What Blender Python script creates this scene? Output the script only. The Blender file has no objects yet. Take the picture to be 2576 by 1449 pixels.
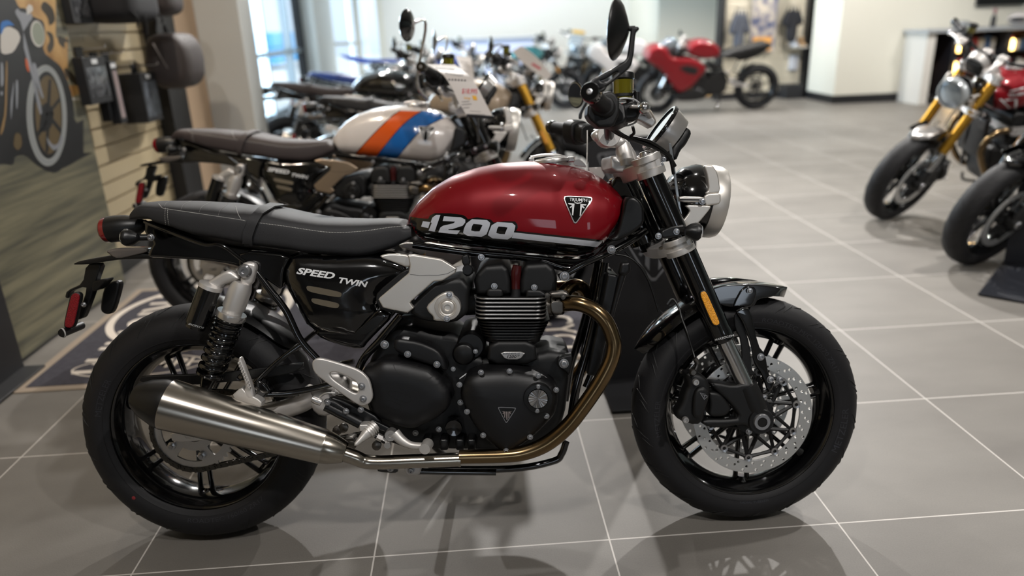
import bpy, bmesh, math, random
from mathutils import Vector, Matrix, Quaternion
from mathutils.bvhtree import BVHTree
random.seed(7)
PI=math.pi
SC=bpy.context.scene; COL=SC.collection
# ------------------------------------------------------------------ camera (solved from the tile grid)
W,H,F=2576,1449,1841.28
PIT,ROL,YAW=0.344662,-0.039668,0.048334
CAMP=Vector((-0.303518,-1.558698,1.271712))
_fw=Vector((math.sin(YAW)*math.cos(PIT),math.cos(YAW)*math.cos(PIT),-math.sin(PIT)))
_rt=Vector((math.cos(YAW),-math.sin(YAW),0)); _up=_rt.cross(_fw)
RT=_rt*math.cos(ROL)+_up*math.sin(ROL); UP=-_rt*math.sin(ROL)+_up*math.cos(ROL); FW=_fw
def ray(u,v): return FW+RT*((u-W/2)/F)+UP*((H/2-v)/F)
def ground(u,v,z=0):
    d=ray(u,v); return CAMP+d*((z-CAMP.z)/d.z)
def aty(u,v,y):
    d=ray(u,v); return CAMP+d*((y-CAMP.y)/d.y)
def atx(u,v,x):
    d=ray(u,v); return CAMP+d*((x-CAMP.x)/d.x)
cam=bpy.data.cameras.new('camera'); cam.sensor_width=36; cam.lens=F/W*36; cam.clip_end=100; cam.clip_start=.05
cam.dof.use_dof=True; cam.dof.focus_distance=1.72; cam.dof.aperture_fstop=(F/W*36)/17.0
co=bpy.data.objects.new('camera',cam); COL.objects.link(co)
co.matrix_world=Matrix(((RT.x,UP.x,-FW.x,CAMP.x),(RT.y,UP.y,-FW.y,CAMP.y),(RT.z,UP.z,-FW.z,CAMP.z),(0,0,0,1)))
SC.camera=co
# zoom-crop traces: letter -> (x0, y0, scale)
ZC=dict(a=(130,470,.29674),b=(600,480,.33131),c=(1000,360,.23465),d=(1350,0,.27609),e=(1400,360,.34503),f=(1100,620,.37258),
 g=(750,780,.30358),h=(1560,680,.4416),i=(200,700,.44872),j=(1400,150,.18637),m=(0,0,.33333),n=(600,0,.41408),o=(1950,0,.33122),
 p=(2000,300,.34512),q=(0,400,.41391),r=(550,0,.33131),s=(1300,0,.3313),t=(0,680,.22083),w=(2120,0,.31755),x=(0,0,1),k=(860,0,.27174),u=(1380,0,.27195))
def Z(c,s):
    x0,y0,k=ZC[c]; n=[float(t) for t in s.replace(',',' ').split()]
    return [(x0+n[i]*k,y0+n[i+1]*k) for i in range(0,len(n),2)]
# ------------------------------------------------------------------ hero frame
WB,RR,RF,RAKE,TRAIL=1.43,.316,.299,math.radians(22.5),.0915
def pose(x,y,psi,lean): return Matrix.Translation((x,y,0))@Matrix.Rotation(psi,4,'Z')@Matrix.Rotation(-lean,4,'X')
AX=Vector((-math.sin(RAKE),0,math.cos(RAKE))); OX=Vector((WB+TRAIL,0,0))
def steer(d): return Matrix.Translation(OX)@Matrix.Rotation(d,4,AX)@Matrix.Translation(-OX)
HM=pose(-1.0503,.153,-.0585,.1935); HS=steer(.0565)
FR={0:HM,1:HM@HS,2:Matrix.Identity(4)}; FI={k:m.inverted() for k,m in FR.items()}
def loc(u,v,y,fr=0):
    o=FI[fr]@CAMP; d=FI[fr].to_3x3()@ray(u,v); return o+d*((y-o.y)/d.y)
def locx(u,v,x,fr=0):
    o=FI[fr]@CAMP; d=FI[fr].to_3x3()@ray(u,v); return o+d*((x-o.x)/d.x)
def mpp(u,v,y,fr=0):
    P=FR[fr]@loc(u,v,y,fr); return (P-CAMP).dot(FW)/F
# ------------------------------------------------------------------ materials
def srgb(h):
    h=h.lstrip('#'); c=[int(h[i:i+2],16)/255 for i in (0,2,4)]
    return tuple((x/12.92 if x<=.04045 else ((x+.055)/1.055)**2.4) for x in c)+(1,)
MT={}
def mat(name,col,rough=.5,metal=0,coat=0,bump=None,emit=0,trans=0,spec=.5,var=None,aniso=0,flake=0):
    m=bpy.data.materials.new(name); m.use_nodes=True; nt=m.node_tree; b=nt.nodes['Principled BSDF']
    c=srgb(col) if isinstance(col,str) else col
    b.inputs['Base Color'].default_value=c; b.inputs['Roughness'].default_value=rough; b.inputs['Metallic'].default_value=metal
    b.inputs['Coat Weight'].default_value=coat; b.inputs['Coat Roughness'].default_value=.04; b.inputs['Specular IOR Level'].default_value=spec
    if trans: b.inputs['Transmission Weight'].default_value=trans
    if emit: b.inputs['Emission Color'].default_value=c; b.inputs['Emission Strength'].default_value=emit
    if aniso: b.inputs['Anisotropic'].default_value=aniso
    if bump or var:
        tc=nt.nodes.new('ShaderNodeTexCoord')
    if bump:
        sc,st=bump[:2]; mp=nt.nodes.new('ShaderNodeMapping'); nt.links.new(tc.outputs['Object'],mp.inputs[0])
        if len(bump)>2: mp.inputs['Scale'].default_value=bump[2]
        n=nt.nodes.new('ShaderNodeTexNoise'); n.inputs['Scale'].default_value=sc; n.inputs['Detail'].default_value=3
        nt.links.new(mp.outputs[0],n.inputs['Vector'])
        bp=nt.nodes.new('ShaderNodeBump'); bp.inputs['Strength'].default_value=st; bp.inputs['Distance'].default_value=.002
        nt.links.new(n.outputs['Fac'],bp.inputs['Height']); nt.links.new(bp.outputs[0],b.inputs['Normal'])
    if var:
        sc,col2=var[:2]; n=nt.nodes.new('ShaderNodeTexNoise'); n.inputs['Scale'].default_value=sc; n.inputs['Detail'].default_value=5
        mp=nt.nodes.new('ShaderNodeMapping'); nt.links.new(tc.outputs['Object'],mp.inputs[0])
        if len(var)>2: mp.inputs['Scale'].default_value=var[2]
        nt.links.new(mp.outputs[0],n.inputs['Vector'])
        mx=nt.nodes.new('ShaderNodeMix'); mx.data_type='RGBA'; cr=nt.nodes.new('ShaderNodeMapRange')
        cr.inputs[1].default_value=.35; cr.inputs[2].default_value=.65
        nt.links.new(n.outputs['Fac'],cr.inputs[0]); nt.links.new(cr.outputs[0],mx.inputs['Factor'])
        mx.inputs['A'].default_value=c; mx.inputs['B'].default_value=srgb(col2); nt.links.new(mx.outputs['Result'],b.inputs['Base Color'])
    MT[name]=m; return m
def voro(name,colA,colB,scale,rough,metal=0,strength=.6):
    m=mat(name,colA,rough,metal); nt=m.node_tree; b=nt.nodes['Principled BSDF']; tc=nt.nodes.new('ShaderNodeTexCoord')
    v=nt.nodes.new('ShaderNodeTexVoronoi'); v.inputs['Scale'].default_value=scale; nt.links.new(tc.outputs['Object'],v.inputs['Vector'])
    mx=nt.nodes.new('ShaderNodeMix'); mx.data_type='RGBA'; mx.inputs['A'].default_value=srgb(colA); mx.inputs['B'].default_value=srgb(colB)
    mr=nt.nodes.new('ShaderNodeMapRange'); mr.inputs[2].default_value=.6; nt.links.new(v.outputs['Distance'],mr.inputs[0]); nt.links.new(mr.outputs[0],mx.inputs['Factor'])
    nt.links.new(mx.outputs['Result'],b.inputs['Base Color'])
    bp=nt.nodes.new('ShaderNodeBump'); bp.inputs['Strength'].default_value=strength; bp.inputs['Distance'].default_value=.002
    nt.links.new(v.outputs['Distance'],bp.inputs['Height']); nt.links.new(bp.outputs[0],b.inputs['Normal']); return m
mat('gloss_black','#060607',.12,0,1)
mat('satin_black','#0a0a0b',.38,bump=(900,.03))
mat('matt_black','#09090a',.48,bump=(1400,.12))
mat('cover_black','#111113',.42,.1,bump=(2500,.08))
mat('rubber','#131315',.62,bump=(300,.12),spec=.35,var=(6,'#19181a'))
mat('groove','#050505',.6)
mat('rim_black','#050506',.14,0,1)
mat('leather','#242426',.62,bump=(900,.22),spec=.45)
mat('leather_brown','#3b3231',.62,bump=(900,.22))
mat('stitch','#a8a6a2',.7)
mat('red_paint','#7c0010',.4,.25,.75,spec=.25)
mat('white_paint','#d6cfcb',.25,0,1)
mat('orange_paint','#d9540a',.25,0,1); mat('blue_paint','#1461ad',.25,0,1)
mat('silver_decal','#c6c9d2',.35,.1,.6); mat('white_decal','#d9dadb',.45); mat('gray_decal','#6a6b6e',.5)
mat('black_decal','#040404',.2,0,1)
mat('brushed','#d9d4cd',.4,.75,bump=(300,.04,(1,1,9)))
mat('steel_tube','#b3aca0',.2,1)
mat('steel_can','#c2bbb0',.24,1,aniso=.5)
mat('bronze_pipe','#8c7657',.22,1,var=(5,'#7d684a'))
mat('cast_alu','#d6d2ce',.42,.65,bump=(1600,.08))
mat('silver','#cfccc9',.3,.85); mat('chrome','#e4e4e4',.14,1); mat('disc_steel','#d2d2d0',.32,.8)
mat('hole','#020202',.8); mat('bolt','#b4b4b6',.3,.9)
mat('dark_steel','#77736e',.35,1); mat('chain','#55524d',.38,1)
voro('reflector_amber','#b06808','#f3a838',420,.25); voro('reflector_red','#3a0206','#86101c',420,.2)
mat('red_lens','#7a0610',.12,0,1); mat('clear_lens','#c9ccd0',.08,.3,1); mat('red_plug','#3a0709',.3); mat('red_switch','#c01218',.4)
mat('glass_lens','#8f9aa2',.05,.6,1); mat('mirror_glass','#e9eef2',.02,1)
mat('fluid_pot','#6b6412',.08,0,1,trans=.35); mat('gold','#b98a2e',.3,.85,var=(8,'#c99a3c')); mat('plastic_black','#0b0b0c',.45)
mat('display_glass','#aeb9c2',.04,.8,1); mat('mesh_vent','#8d8474',.45,.9,bump=(1500,1))
mat('cable','#0a0a0a',.4); mat('white_plastic','#c8c8c8',.4); mat('clear_tie','#777c80',.15,.2,1)
mat('grey_paint','#a3a7a9',.25,.3,1); mat('blue_plastic','#173a83',.35); mat('dark_grey_paint','#202226',.25,.2,1)
mat('warm_cover','#b9a48c',.3,.8)
# ------------------------------------------------------------------ geometry helpers (all return a bmesh)
def cat(pts,n=6,closed=False):
    P=[Vector(p) for p in pts]; out=[]; N=len(P)
    rng=range(N if closed else N-1)
    for i in rng:
        p0=P[(i-1)%N] if closed or i>0 else P[0]*2-P[1]
        p1=P[i]; p2=P[(i+1)%N]; p3=P[(i+2)%N] if closed or i+2<N else P[-1]*2-P[-2]
        for k in range(n):
            t=k/n; out.append(.5*((2*p1)+(p2-p0)*t+(2*p0-5*p1+4*p2-p3)*t*t+(3*p1-p0-3*p2+p3)*t**3))
    if not closed: out.append(P[-1])
    return out
def chaikin(pts,it=1,r=.2):
    P=[Vector(p) for p in pts]
    for _ in range(it):
        Q=[]
        for i in range(len(P)):
            a,b=P[i],P[(i+1)%len(P)]; Q+= [a.lerp(b,r),a.lerp(b,1-r)]
        P=Q; r=.25
    return P
def curve_mesh(polys,ext=0,bev=0,res=2):
    cu=bpy.data.curves.new('t','CURVE'); cu.dimensions='2D'; cu.fill_mode='BOTH'; cu.extrude=max(ext-bev,0); cu.bevel_depth=bev; cu.bevel_resolution=res
    if bev: cu.offset=-bev
    for p in polys:
        s=cu.splines.new('POLY'); s.points.add(len(p)-1)
        for i,q in enumerate(p): s.points[i].co=(q[0],q[1],0,1)
        s.use_cyclic_u=True
    o=bpy.data.objects.new('t',cu); me=bpy.data.meshes.new_from_object(o); bpy.data.objects.remove(o); bpy.data.curves.remove(cu)
    bm=bmesh.new(); bm.from_mesh(me); bpy.data.meshes.remove(me); bmesh.ops.remove_doubles(bm,verts=bm.verts,dist=1e-6); return bm
def plate(polys,y0,y1,bev=.002,res=2):
    """extruded bevelled outline; polys in (x,z); spans y0..y1"""
    ext=(y1-y0)/2; bm=curve_mesh(polys,ext,min(bev,ext*.98),res)
    for v in bm.verts: v.co=Vector((v.co.x,(y0+y1)/2-v.co.z,v.co.y))
    return bm
def XZ(pts,y,fr=0): return [(p.x,p.z) for p in (loc(u,v,y,fr) for u,v in pts)]
def pplate(c,s,y0,y1,bev=.002,ch=1,holes=(),fr=0,r=.2,res=2):
    """outline traced in crop c at plane y0"""
    P=[chaikin(XZ(Z(c,s) if isinstance(s,str) else s,y0,fr),ch,r) if ch else XZ(Z(c,s) if isinstance(s,str) else s,y0,fr)]
    for h in holes: P.append(chaikin(XZ(Z(c,h),y0,fr),2))
    return plate([[(q[0],q[1]) for q in pp] for pp in [[Vector(a) for a in P_] for P_ in P]],y0,y1,bev,res)
def pillow(poly,y,h,w,depth=.02,cell=.007,holes=(),steps=None):
    """domed plate: outline poly in (x,z), rim at plane y, dome rises by h toward -y within w of the rim"""
    bm=curve_mesh([poly]+list(holes))
    xs=[q[0] for q in poly]; zs=[q[1] for q in poly]
    for ax,lo,hi in ((0,min(xs),max(xs)),(1,min(zs),max(zs))):
        t=lo+cell
        while t<hi:
            n=Vector((1,0,0)) if ax==0 else Vector((0,1,0)); bmesh.ops.bisect_plane(bm,geom=bm.verts[:]+bm.edges[:]+bm.faces[:],plane_co=n*t,plane_no=n); t+=cell
    bmesh.ops.triangulate(bm,faces=[f for f in bm.faces if len(f.verts)>4])
    bound=[e for e in bm.edges if e.is_boundary]
    rings=[poly]+list(holes); segs=[]
    for rg in rings:
        for i in range(len(rg)): segs.append((Vector(rg[i][:2]),Vector(rg[(i+1)%len(rg)][:2])))
    for v in bm.verts:
        p=Vector((v.co.x,v.co.y)); d=1e9
        for a,b in segs:
            ab=b-a; t=max(0,min(1,(p-a).dot(ab)/max(ab.length_squared,1e-12))); d=min(d,(a+ab*t-p).length)
        t=min(1,d/w); k=h*math.sqrt(max(0,1-(1-t)**2)) if steps is None else steps(d)
        v.co=Vector((v.co.x,y-k,v.co.y))
    r=bmesh.ops.extrude_edge_only(bm,edges=bound)
    for g in r['geom']:
        if isinstance(g,bmesh.types.BMVert): g.co.y+=depth
    bmesh.ops.recalc_face_normals(bm,faces=bm.faces); return bm
def frame_from(d):
    d=Vector(d).normalized(); a=Vector((0,0,1)) if abs(d.z)<.9 else Vector((1,0,0)); u=a.cross(d).normalized(); return u,d.cross(u),d
def lathe(o,d,prof,seg=40,a0=0,a1=None):
    """prof: list of (t along d, radius)"""
    bm=bmesh.new(); u,v,w=frame_from(d); o=Vector(o); rings=[]; full=a1 is None
    for t,r in prof:
        if r<1e-6: rings.append([bm.verts.new(o+w*t)]); continue
        n=seg if full else seg+1
        rings.append([bm.verts.new(o+w*t+(u*math.cos(a)+v*math.sin(a))*r) for a in ((2*PI*k/seg if full else a0+(a1-a0)*k/seg) for k in range(n))])
    for A,B in zip(rings,rings[1:]):
        n=max(len(A),len(B)); m=n if full else n-1
        for k in range(m):
            a,b=A[k%len(A)],A[(k+1)%len(A)]; c,e=B[(k+1)%len(B)],B[k%len(B)]
            vs=[]
            for q in (a,b,c,e):
                if q not in vs: vs.append(q)
            if len(vs)>2:
                try: bm.faces.new(vs)
                except ValueError: pass
    bmesh.ops.recalc_face_normals(bm,faces=bm.faces); return bm
def tube(pts,rad,seg=14,smooth=0,cap=True,sx=1,closed=False):
    P=[Vector(p) for p in pts]; R=list(rad) if hasattr(rad,'__len__') else [rad]*len(P)
    if smooth:
        Q=cat([tuple(p)+(0,) if 0 else (p.x,p.y,p.z) for p in P],smooth,closed); RR_=cat([(r,0,0) for r in R],smooth,closed); P=Q; R=[q[0] for q in RR_]
    bm=bmesh.new(); N=len(P); T=[]
    for i in range(N):
        a=P[i-1] if (i>0 or closed) else P[i]; b=P[(i+1)%N] if (i<N-1 or closed) else P[i]; T.append((b-a).normalized())
    u,v,_=frame_from(T[0]); rings=[]; 
    for i in range(N):
        if i:
            q=T[i-1].rotation_difference(T[i]); u=q@u; v=q@v
        rings.append([bm.verts.new(P[i]+(u*math.cos(a)*sx+v*math.sin(a))*R[i]) for a in (2*PI*k/seg for k in range(seg))])
    pr=list(zip(rings,rings[1:]))+([(rings[-1],rings[0])] if closed else [])
    for A,B in pr:
        for k in range(seg): bm.faces.new((A[k],A[(k+1)%seg],B[(k+1)%seg],B[k]))
    if cap and not closed: bm.faces.new(rings[0][::-1]); bm.faces.new(rings[-1])
    bmesh.ops.recalc_face_normals(bm,faces=bm.faces); return bm
def ptube(c,s,y,rpx,seg=14,smooth=6,fr=0,cap=True):
    """tube traced in crop c; y scalar or list; radius given in photo pixels"""
    uv=Z(c,s) if isinstance(s,str) else s
    ys=y if hasattr(y,'__len__') else [y]*len(uv); rp=rpx if hasattr(rpx,'__len__') else [rpx]*len(uv)
    P=[loc(u,v,yy,fr) for (u,v),yy in zip(uv,ys)]; R=[r*mpp(u,v,yy,fr) for (u,v),yy,r in zip(uv,ys,rp)]
    return tube(P,R,seg,smooth,cap)
def box(c,s,rot=None,bev=0):
    bm=bmesh.new(); bmesh.ops.create_cube(bm,size=1)
    bmesh.ops.scale(bm,vec=Vector(s),verts=bm.verts)
    if bev: bmesh.ops.bevel(bm,geom=bm.edges[:],offset=bev,segments=2,affect='EDGES',profile=.5)
    if rot is not None: bmesh.ops.transform(bm,matrix=rot.to_4x4(),verts=bm.verts)
    bmesh.ops.translate(bm,vec=Vector(c),verts=bm.verts); return bm
def join(*bs):
    out=bmesh.new(); fl=[]
    for b in bs: fl+=b if isinstance(b,list) else [b]
    for b in fl:
        me=bpy.data.meshes.new('t'); b.to_mesh(me); out.from_mesh(me); bpy.data.meshes.remove(me); b.free()
    return out
def mirror(bm):
    b=bm.copy()
    for v in b.verts: v.co.y=-v.co.y
    bmesh.ops.reverse_faces(b,faces=b.faces); return b
def jm(bm): return [bm,mirror(bm)]
def spring(p0,p1,r,turns,wr,seg=8,n=18):
    p0,p1=Vector(p0),Vector(p1); u,v,w=frame_from(p1-p0); L=(p1-p0).length; N=int(turns*n)
    return tube([p0+w*(L*i/N)+(u*math.cos(2*PI*i/n)+v*math.sin(2*PI*i/n))*r for i in range(N+1)],wr,seg)
def mesh_of(bm,name,m,sharp=.6):
    bm.normal_update()
    for f in bm.faces: f.smooth=True
    for e in bm.edges:
        if len(e.link_faces)==2 and e.calc_face_angle(0)>sharp: e.smooth=False
    cn=None
    if sharp<=.6:
        cn=[]; ct=math.cos(sharp*1.35)
        ar={f:f.calc_area() for f in bm.faces}
        for f in bm.faces:
            fn=f.normal
            for v in f.verts:
                n=Vector((0,0,0))
                for g in v.link_faces:
                    if g.normal.dot(fn)>ct: n+=g.normal*ar[g]
                cn.append(n.normalized() if n.length>1e-14 else fn.copy())
    me=bpy.data.meshes.new(name); bm.to_mesh(me); bm.free()
    if cn: me.normals_split_custom_set(cn)
    for x in (m if isinstance(m,(list,tuple)) else [m]): me.materials.append(MT[x] if isinstance(x,str) else x)
    return me
def ob(name,bm,m,parent=None,fr=0,label=None,sharp=.6):
    if isinstance(bm,list):
        r=[ob(name,b,m,parent,fr,label,sharp) for b in bm]; return r[0]
    me=mesh_of(bm,name,m,sharp) if isinstance(bm,bmesh.types.BMesh) else bm
    o=bpy.data.objects.new(name,me); COL.objects.link(o)
    if parent is not None: o.parent=parent
    if label: o['label']=label
    if fr==1 and parent is not None and not parent.get('_s'): o.matrix_local=HS
    if fr==1: o['_s']=1
    return o
def tag(o,label=None,cat_=None,group=None,kind=None):
    if label: o['label']=label
    if cat_: o['category']=cat_
    if group: o['group']=group
    if kind: o['kind']=kind
    return o
def empty(name,M=None,**k):
    o=bpy.data.objects.new(name,None); o.empty_display_size=.1; COL.objects.link(o)
    if M is not None: o.matrix_world=M
    tag(o,**k); return o
# draping of graphics onto a surface, traced through the photo
def bvh_of(*objs):
    vs=[];fs=[]
    for o in objs:
        n=len(vs); vs+=[v.co.copy() for v in o.data.vertices]; fs+=[[n+i for i in p.vertices] for p in o.data.polygons]
    return BVHTree.FromPolygons(vs,fs)
def drape_bm(bm,bvh,off,fr=0,cell=5,thick=0):
    xs=[v.co.x for v in bm.verts]; ys=[v.co.y for v in bm.verts]
    for n,lo,hi in ((Vector((1,0,0)),min(xs),max(xs)),(Vector((0,1,0)),min(ys),max(ys))):
        t=lo+cell
        while t<hi: bmesh.ops.bisect_plane(bm,geom=bm.verts[:]+bm.edges[:]+bm.faces[:],plane_co=n*t,plane_no=n); t+=cell
    o=FI[fr]@CAMP; R3=FI[fr].to_3x3(); dead=[]; nn={}
    for v in bm.verts:
        h,n,_,_=bvh.ray_cast(o,(R3@ray(v.co.x,-v.co.y)).normalized())
        if h is None: dead.append(v); continue
        if n.dot(o-h)<0: n=-n
        v.co=h+n*off; nn[v]=n
    bmesh.ops.delete(bm,geom=dead,context='VERTS')
    bad=[f for f in bm.faces if max(e.calc_length() for e in f.edges)>.05+cell*.004]
    bmesh.ops.delete(bm,geom=bad,context='FACES')
    bm.normal_update()
    fl=[f for f in bm.faces if f.normal.dot(o-f.calc_center_median())<0]
    bmesh.ops.reverse_faces(bm,faces=fl)
    if thick:
        r=bmesh.ops.solidify(bm,geom=bm.faces[:],thickness=-thick)
    return bm
def text_px(s,u,v,h,ang=0,shear=0,wf=1,sp=1,off=.012):
    """text laid on the photo: baseline start (u,v), cap height h px, ang degrees clockwise"""
    cu=bpy.data.curves.new('t','FONT'); cu.body=s; cu.resolution_u=3; cu.space_character=sp; cu.offset=off
    o=bpy.data.objects.new('t',cu); me=bpy.data.meshes.new_from_object(o); bpy.data.objects.remove(o); bpy.data.curves.remove(cu)
    bm=bmesh.new(); bm.from_mesh(me); bpy.data.meshes.remove(me); k=h/.69; a=math.radians(ang)
    for q in bm.verts:
        x=(q.co.x*wf+q.co.y*shear)*k; y=q.co.y*k
        q.co=Vector((u+x*math.cos(a)+y*math.sin(a),-(v+x*math.sin(a)-y*math.cos(a)),0))
    return bm
def poly_px(c,*polys,ch=0,r=.2):
    P=[]
    for s in polys:
        q=Z(c,s) if isinstance(s,str) else s
        q=[(x,-y) for x,y in q]; P.append(chaikin(q,ch,r) if ch else q)
    return curve_mesh(P)
LAMPS=[(-1.6,5.3,200,(-.7,.3,0)),(.2,5.6,430,(.3,.5,0)),(-1.9,1.2,70,(-2.3,2.4,.9)),(0.4,.9,20,(.2,.6,0)),(-1.0,-1.8,90,(-.6,.2,.8)),(1.4,-1.9,120,(.6,.2,.8)),(3.0,1.2,220,(2.8,1.8,0)),(2.7,4.9,420,(2.6,3.4,0)),
 (-1.4,8.2,200,(-1,7,0)),(1.6,8.4,380,(1.6,7.4,0)),(4.6,6.6,290,(4.6,8.2,.3)),(6.6,5.4,180,(6.6,8.4,.3)),(3.2,9.6,240,(3.4,10,.2)),(.5,11.6,340,(.8,14,1.0)),(6.0,.5,150,(5,1.5,0))]
WINE=1100; WORLD=1.6
# ================================================================== THE RED MOTORCYCLE
rnd0=random.Random(5)
hero=empty('motorcycle',HM,label='deep red and black retro motorcycle with silver 1200 on its tank, nearest the camera',cat_='motorcycle')
BOLTS={}
def bolt(u,v,y,rpx,parent=hero,fr=0,d=(0,-1,0),m='bolt',name='bolt'):
    r=rpx*mpp(u,v,y,fr)
    if m not in BOLTS:
        BOLTS[m]=mesh_of(lathe((0,0,0),(0,0,1),[(0,0),(0,1.35),(.25,1.35),(.25,1),(1.0,1),(1.15,.85),(1.15,.52),(.6,.5),(.6,0)],14),'bolt',m)
    o=ob(name,BOLTS[m],None,parent,fr)
    P=loc(u,v,y,fr); q=Vector(d).to_track_quat('Z','Y')
    L=Matrix.Translation(P)@q.to_matrix().to_4x4()@Matrix.Scale(r,4)
    o.matrix_local=(HS@L) if (fr==1 and parent is hero) else L
    return o
def bolts(c,s,y,r,parent=hero,fr=0,m='bolt',name='bolt'):
    for u,v in Z(c,s): bolt(u,v,y,r,parent,fr,m=m,name=name)
# ---------------------------------------------------------------- wheels
def tyre_surf(R,hw,drop,lip,y):
    a=math.asin(max(-1,min(1,y/hw))); return R-drop*(1-math.cos(a))
def tyre_prof(R,hw,drop,lip):
    p=[]; n=18
    for k in range(n+1):
        a=-PI/2+PI*k/n; p.append((hw*math.sin(a),R-drop*(1-math.cos(a))))
    s=[(hw*.985,R-drop-.010),(hw*.95,R-drop-.017),(hw*.95,R-drop-.019),(lip+.007,.236),(lip+.004,.229),(lip,.224)]
    return [(-y,r) for y,r in s[::-1]]+p+s
def side_y(r,R,hw,drop,lip):
    pts=[(lip+.004,.229),(lip+.007,.236),(hw*.95,R-drop-.019),(hw*.985,R-drop-.010),(hw,R-drop)]
    for (y0,r0),(y1,r1) in zip(pts,pts[1:]):
        if r<=r1: return -(y0+(y1-y0)*(r-r0)/(r1-r0))
    return -hw
def ringtext(s,r,h,ang,ctr,P,dirn=1,wf=1.1):
    cu=bpy.data.curves.new('t','FONT'); cu.body=s; cu.resolution_u=2; o=bpy.data.objects.new('t',cu); me=bpy.data.meshes.new_from_object(o)
    bpy.data.objects.remove(o); bpy.data.curves.remove(cu); bm=bmesh.new(); bm.from_mesh(me); bpy.data.meshes.remove(me); k=h/.69
    for q in bm.verts:
        x=q.co.x*k*wf; y=q.co.y*k; rr=r+y if dirn>0 else r+h-y; a=ang-x/r if dirn>0 else ang+x/r
        q.co=ctr+Vector((rr*math.cos(a),side_y(rr,*P)-.0006,rr*math.sin(a)))
    return bm
def grooves(R,hw,drop,lip,ctr,n,rear=False):
    out=[]
    for k in range(n):
        base=2*PI*k/n
        sets=[[(0,.05,.35),(.10,.28,.75)],[(.16,.5,.95)]] if not rear else [[(0,.1,.5),(.12,.3,.92)],[(.20,.55,.9)]]
        for side in (-1,1):
            for j,(a0,y0,y1) in enumerate([(0,.08,.55),(.11,.3,.93),(.19,.62,.97)]):
                pts=[]
                for t in range(7):
                    s=t/6; y=(y0+(y1-y0)*s)*hw*side; a=base+a0+(.10 if not rear else .09)*s*s+(side>0)*.13
                    r=tyre_surf(R,hw,drop,lip,y)+.0003; pts.append(ctr+Vector((r*math.cos(a),y,r*math.sin(a))))
                out.append(tube(pts,[.0006,.0013,.0016,.0016,.0016,.0012,.0005],5))
    return join(*out)
def rim_bm(ctr,lipw,spoke_off,ph,nsp=7,hub_w=.05):
    c=ctr; w=lipw
    pr=[(-w+.004,.231),(-w,.229),(-w-.001,.221),(-w+.006,.214),(-w+.012,.212),(-w+.018,.205),(-w+.030,.199),(-.012,.193),(.012,.193),(w-.030,.199),(w-.018,.205),(w-.012,.212),(w-.006,.214),(w+.001,.221),(w,.229),(w-.004,.231)]
    back=[(y,r+.004) for y,r in pr[::-1]]
    parts=[lathe(c,(0,1,0),[(y,r) for y,r in pr]+back+[pr[0]],96)]
    parts.append(lathe(c,(0,1,0),[(-hub_w,.0),(-hub_w,.028),(-hub_w+.01,.034),(hub_w-.01,.034),(hub_w,.028),(hub_w,0)],32))
    for k in range(nsp):
        a=ph+2*PI*k/nsp
        for s in (-1,1):
            d=Vector((math.cos(a),0,math.sin(a))); t=Vector((-d.z,0,d.x))
            p=[c+d*.03+t*s*.010+Vector((0,spoke_off,0)),c+d*.10+t*s*.012+Vector((0,spoke_off*.9,0)),c+d*.199+t*s*.016+Vector((0,spoke_off*.3,0))]
            parts.append(tube(p,[.0085,.0062,.0065],8,4,sx=1.5))
        d=Vector((math.cos(a),0,math.sin(a))); parts.append(tube([c+d*.188+Vector((0,0,0)),c+d*.2],[.012,.02],8,sx=1.2))
    return join(*parts)
CF=Vector((WB,0,RF)); CR=Vector((0,0,RR))
PF=(RF,.060,.042,.050); PR=(RR,.083,.060,.070)
fw=ob('front_wheel',rim_bm(CF,.048,-.004,math.radians(11)),'rim_black',hero,1)
ft=ob('tire',lathe(CF,(0,1,0),tyre_prof(*PF),120),'rubber',fw)
ob('tread_grooves',grooves(*PF,CF,18),'groove',fw)
ob('tire_lettering',join(ringtext('METZELER',.240,.016,math.radians(-28),CF,PF,-1),ringtext('ROADTEC M/C 120/70 ZR17',.240,.011,math.radians(84),CF,PF,1,1.3),ringtext('METZELER',.240,.013,math.radians(192),CF,PF,1),ringtext('RADIAL TUBELESS',.238,.006,math.radians(-97),CF,PF,-1)),mat('rubber_shine','#2b2b2f',.35),fw)
rw=ob('rear_wheel',rim_bm(CR,.066,-.03,math.radians(8)),'rim_black',hero)
ob('tire',lathe(CR,(0,1,0),tyre_prof(*PR),120),'rubber',rw)
ob('tread_grooves',grooves(*PR,CR,18,True),'groove',rw)
ob('tire_lettering',join(ringtext('METZELER',.240,.014,math.radians(170),CR,PR,1),ringtext('ROADTEC 160/60 ZR17',.242,.011,math.radians(-100),CR,PR,-1,1.3)),'rubber_shine',rw)
ob('paint_dot',lathe(CR+Vector((-.176,side_y(.25,*PR)-.0005,-.178)),(0,-1,0),[(0,0),(0,.005),(.0006,.004),(.0006,0)],16),mat('red_dot','#7a2024',.7),rw,label='small red paint dot')
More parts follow.
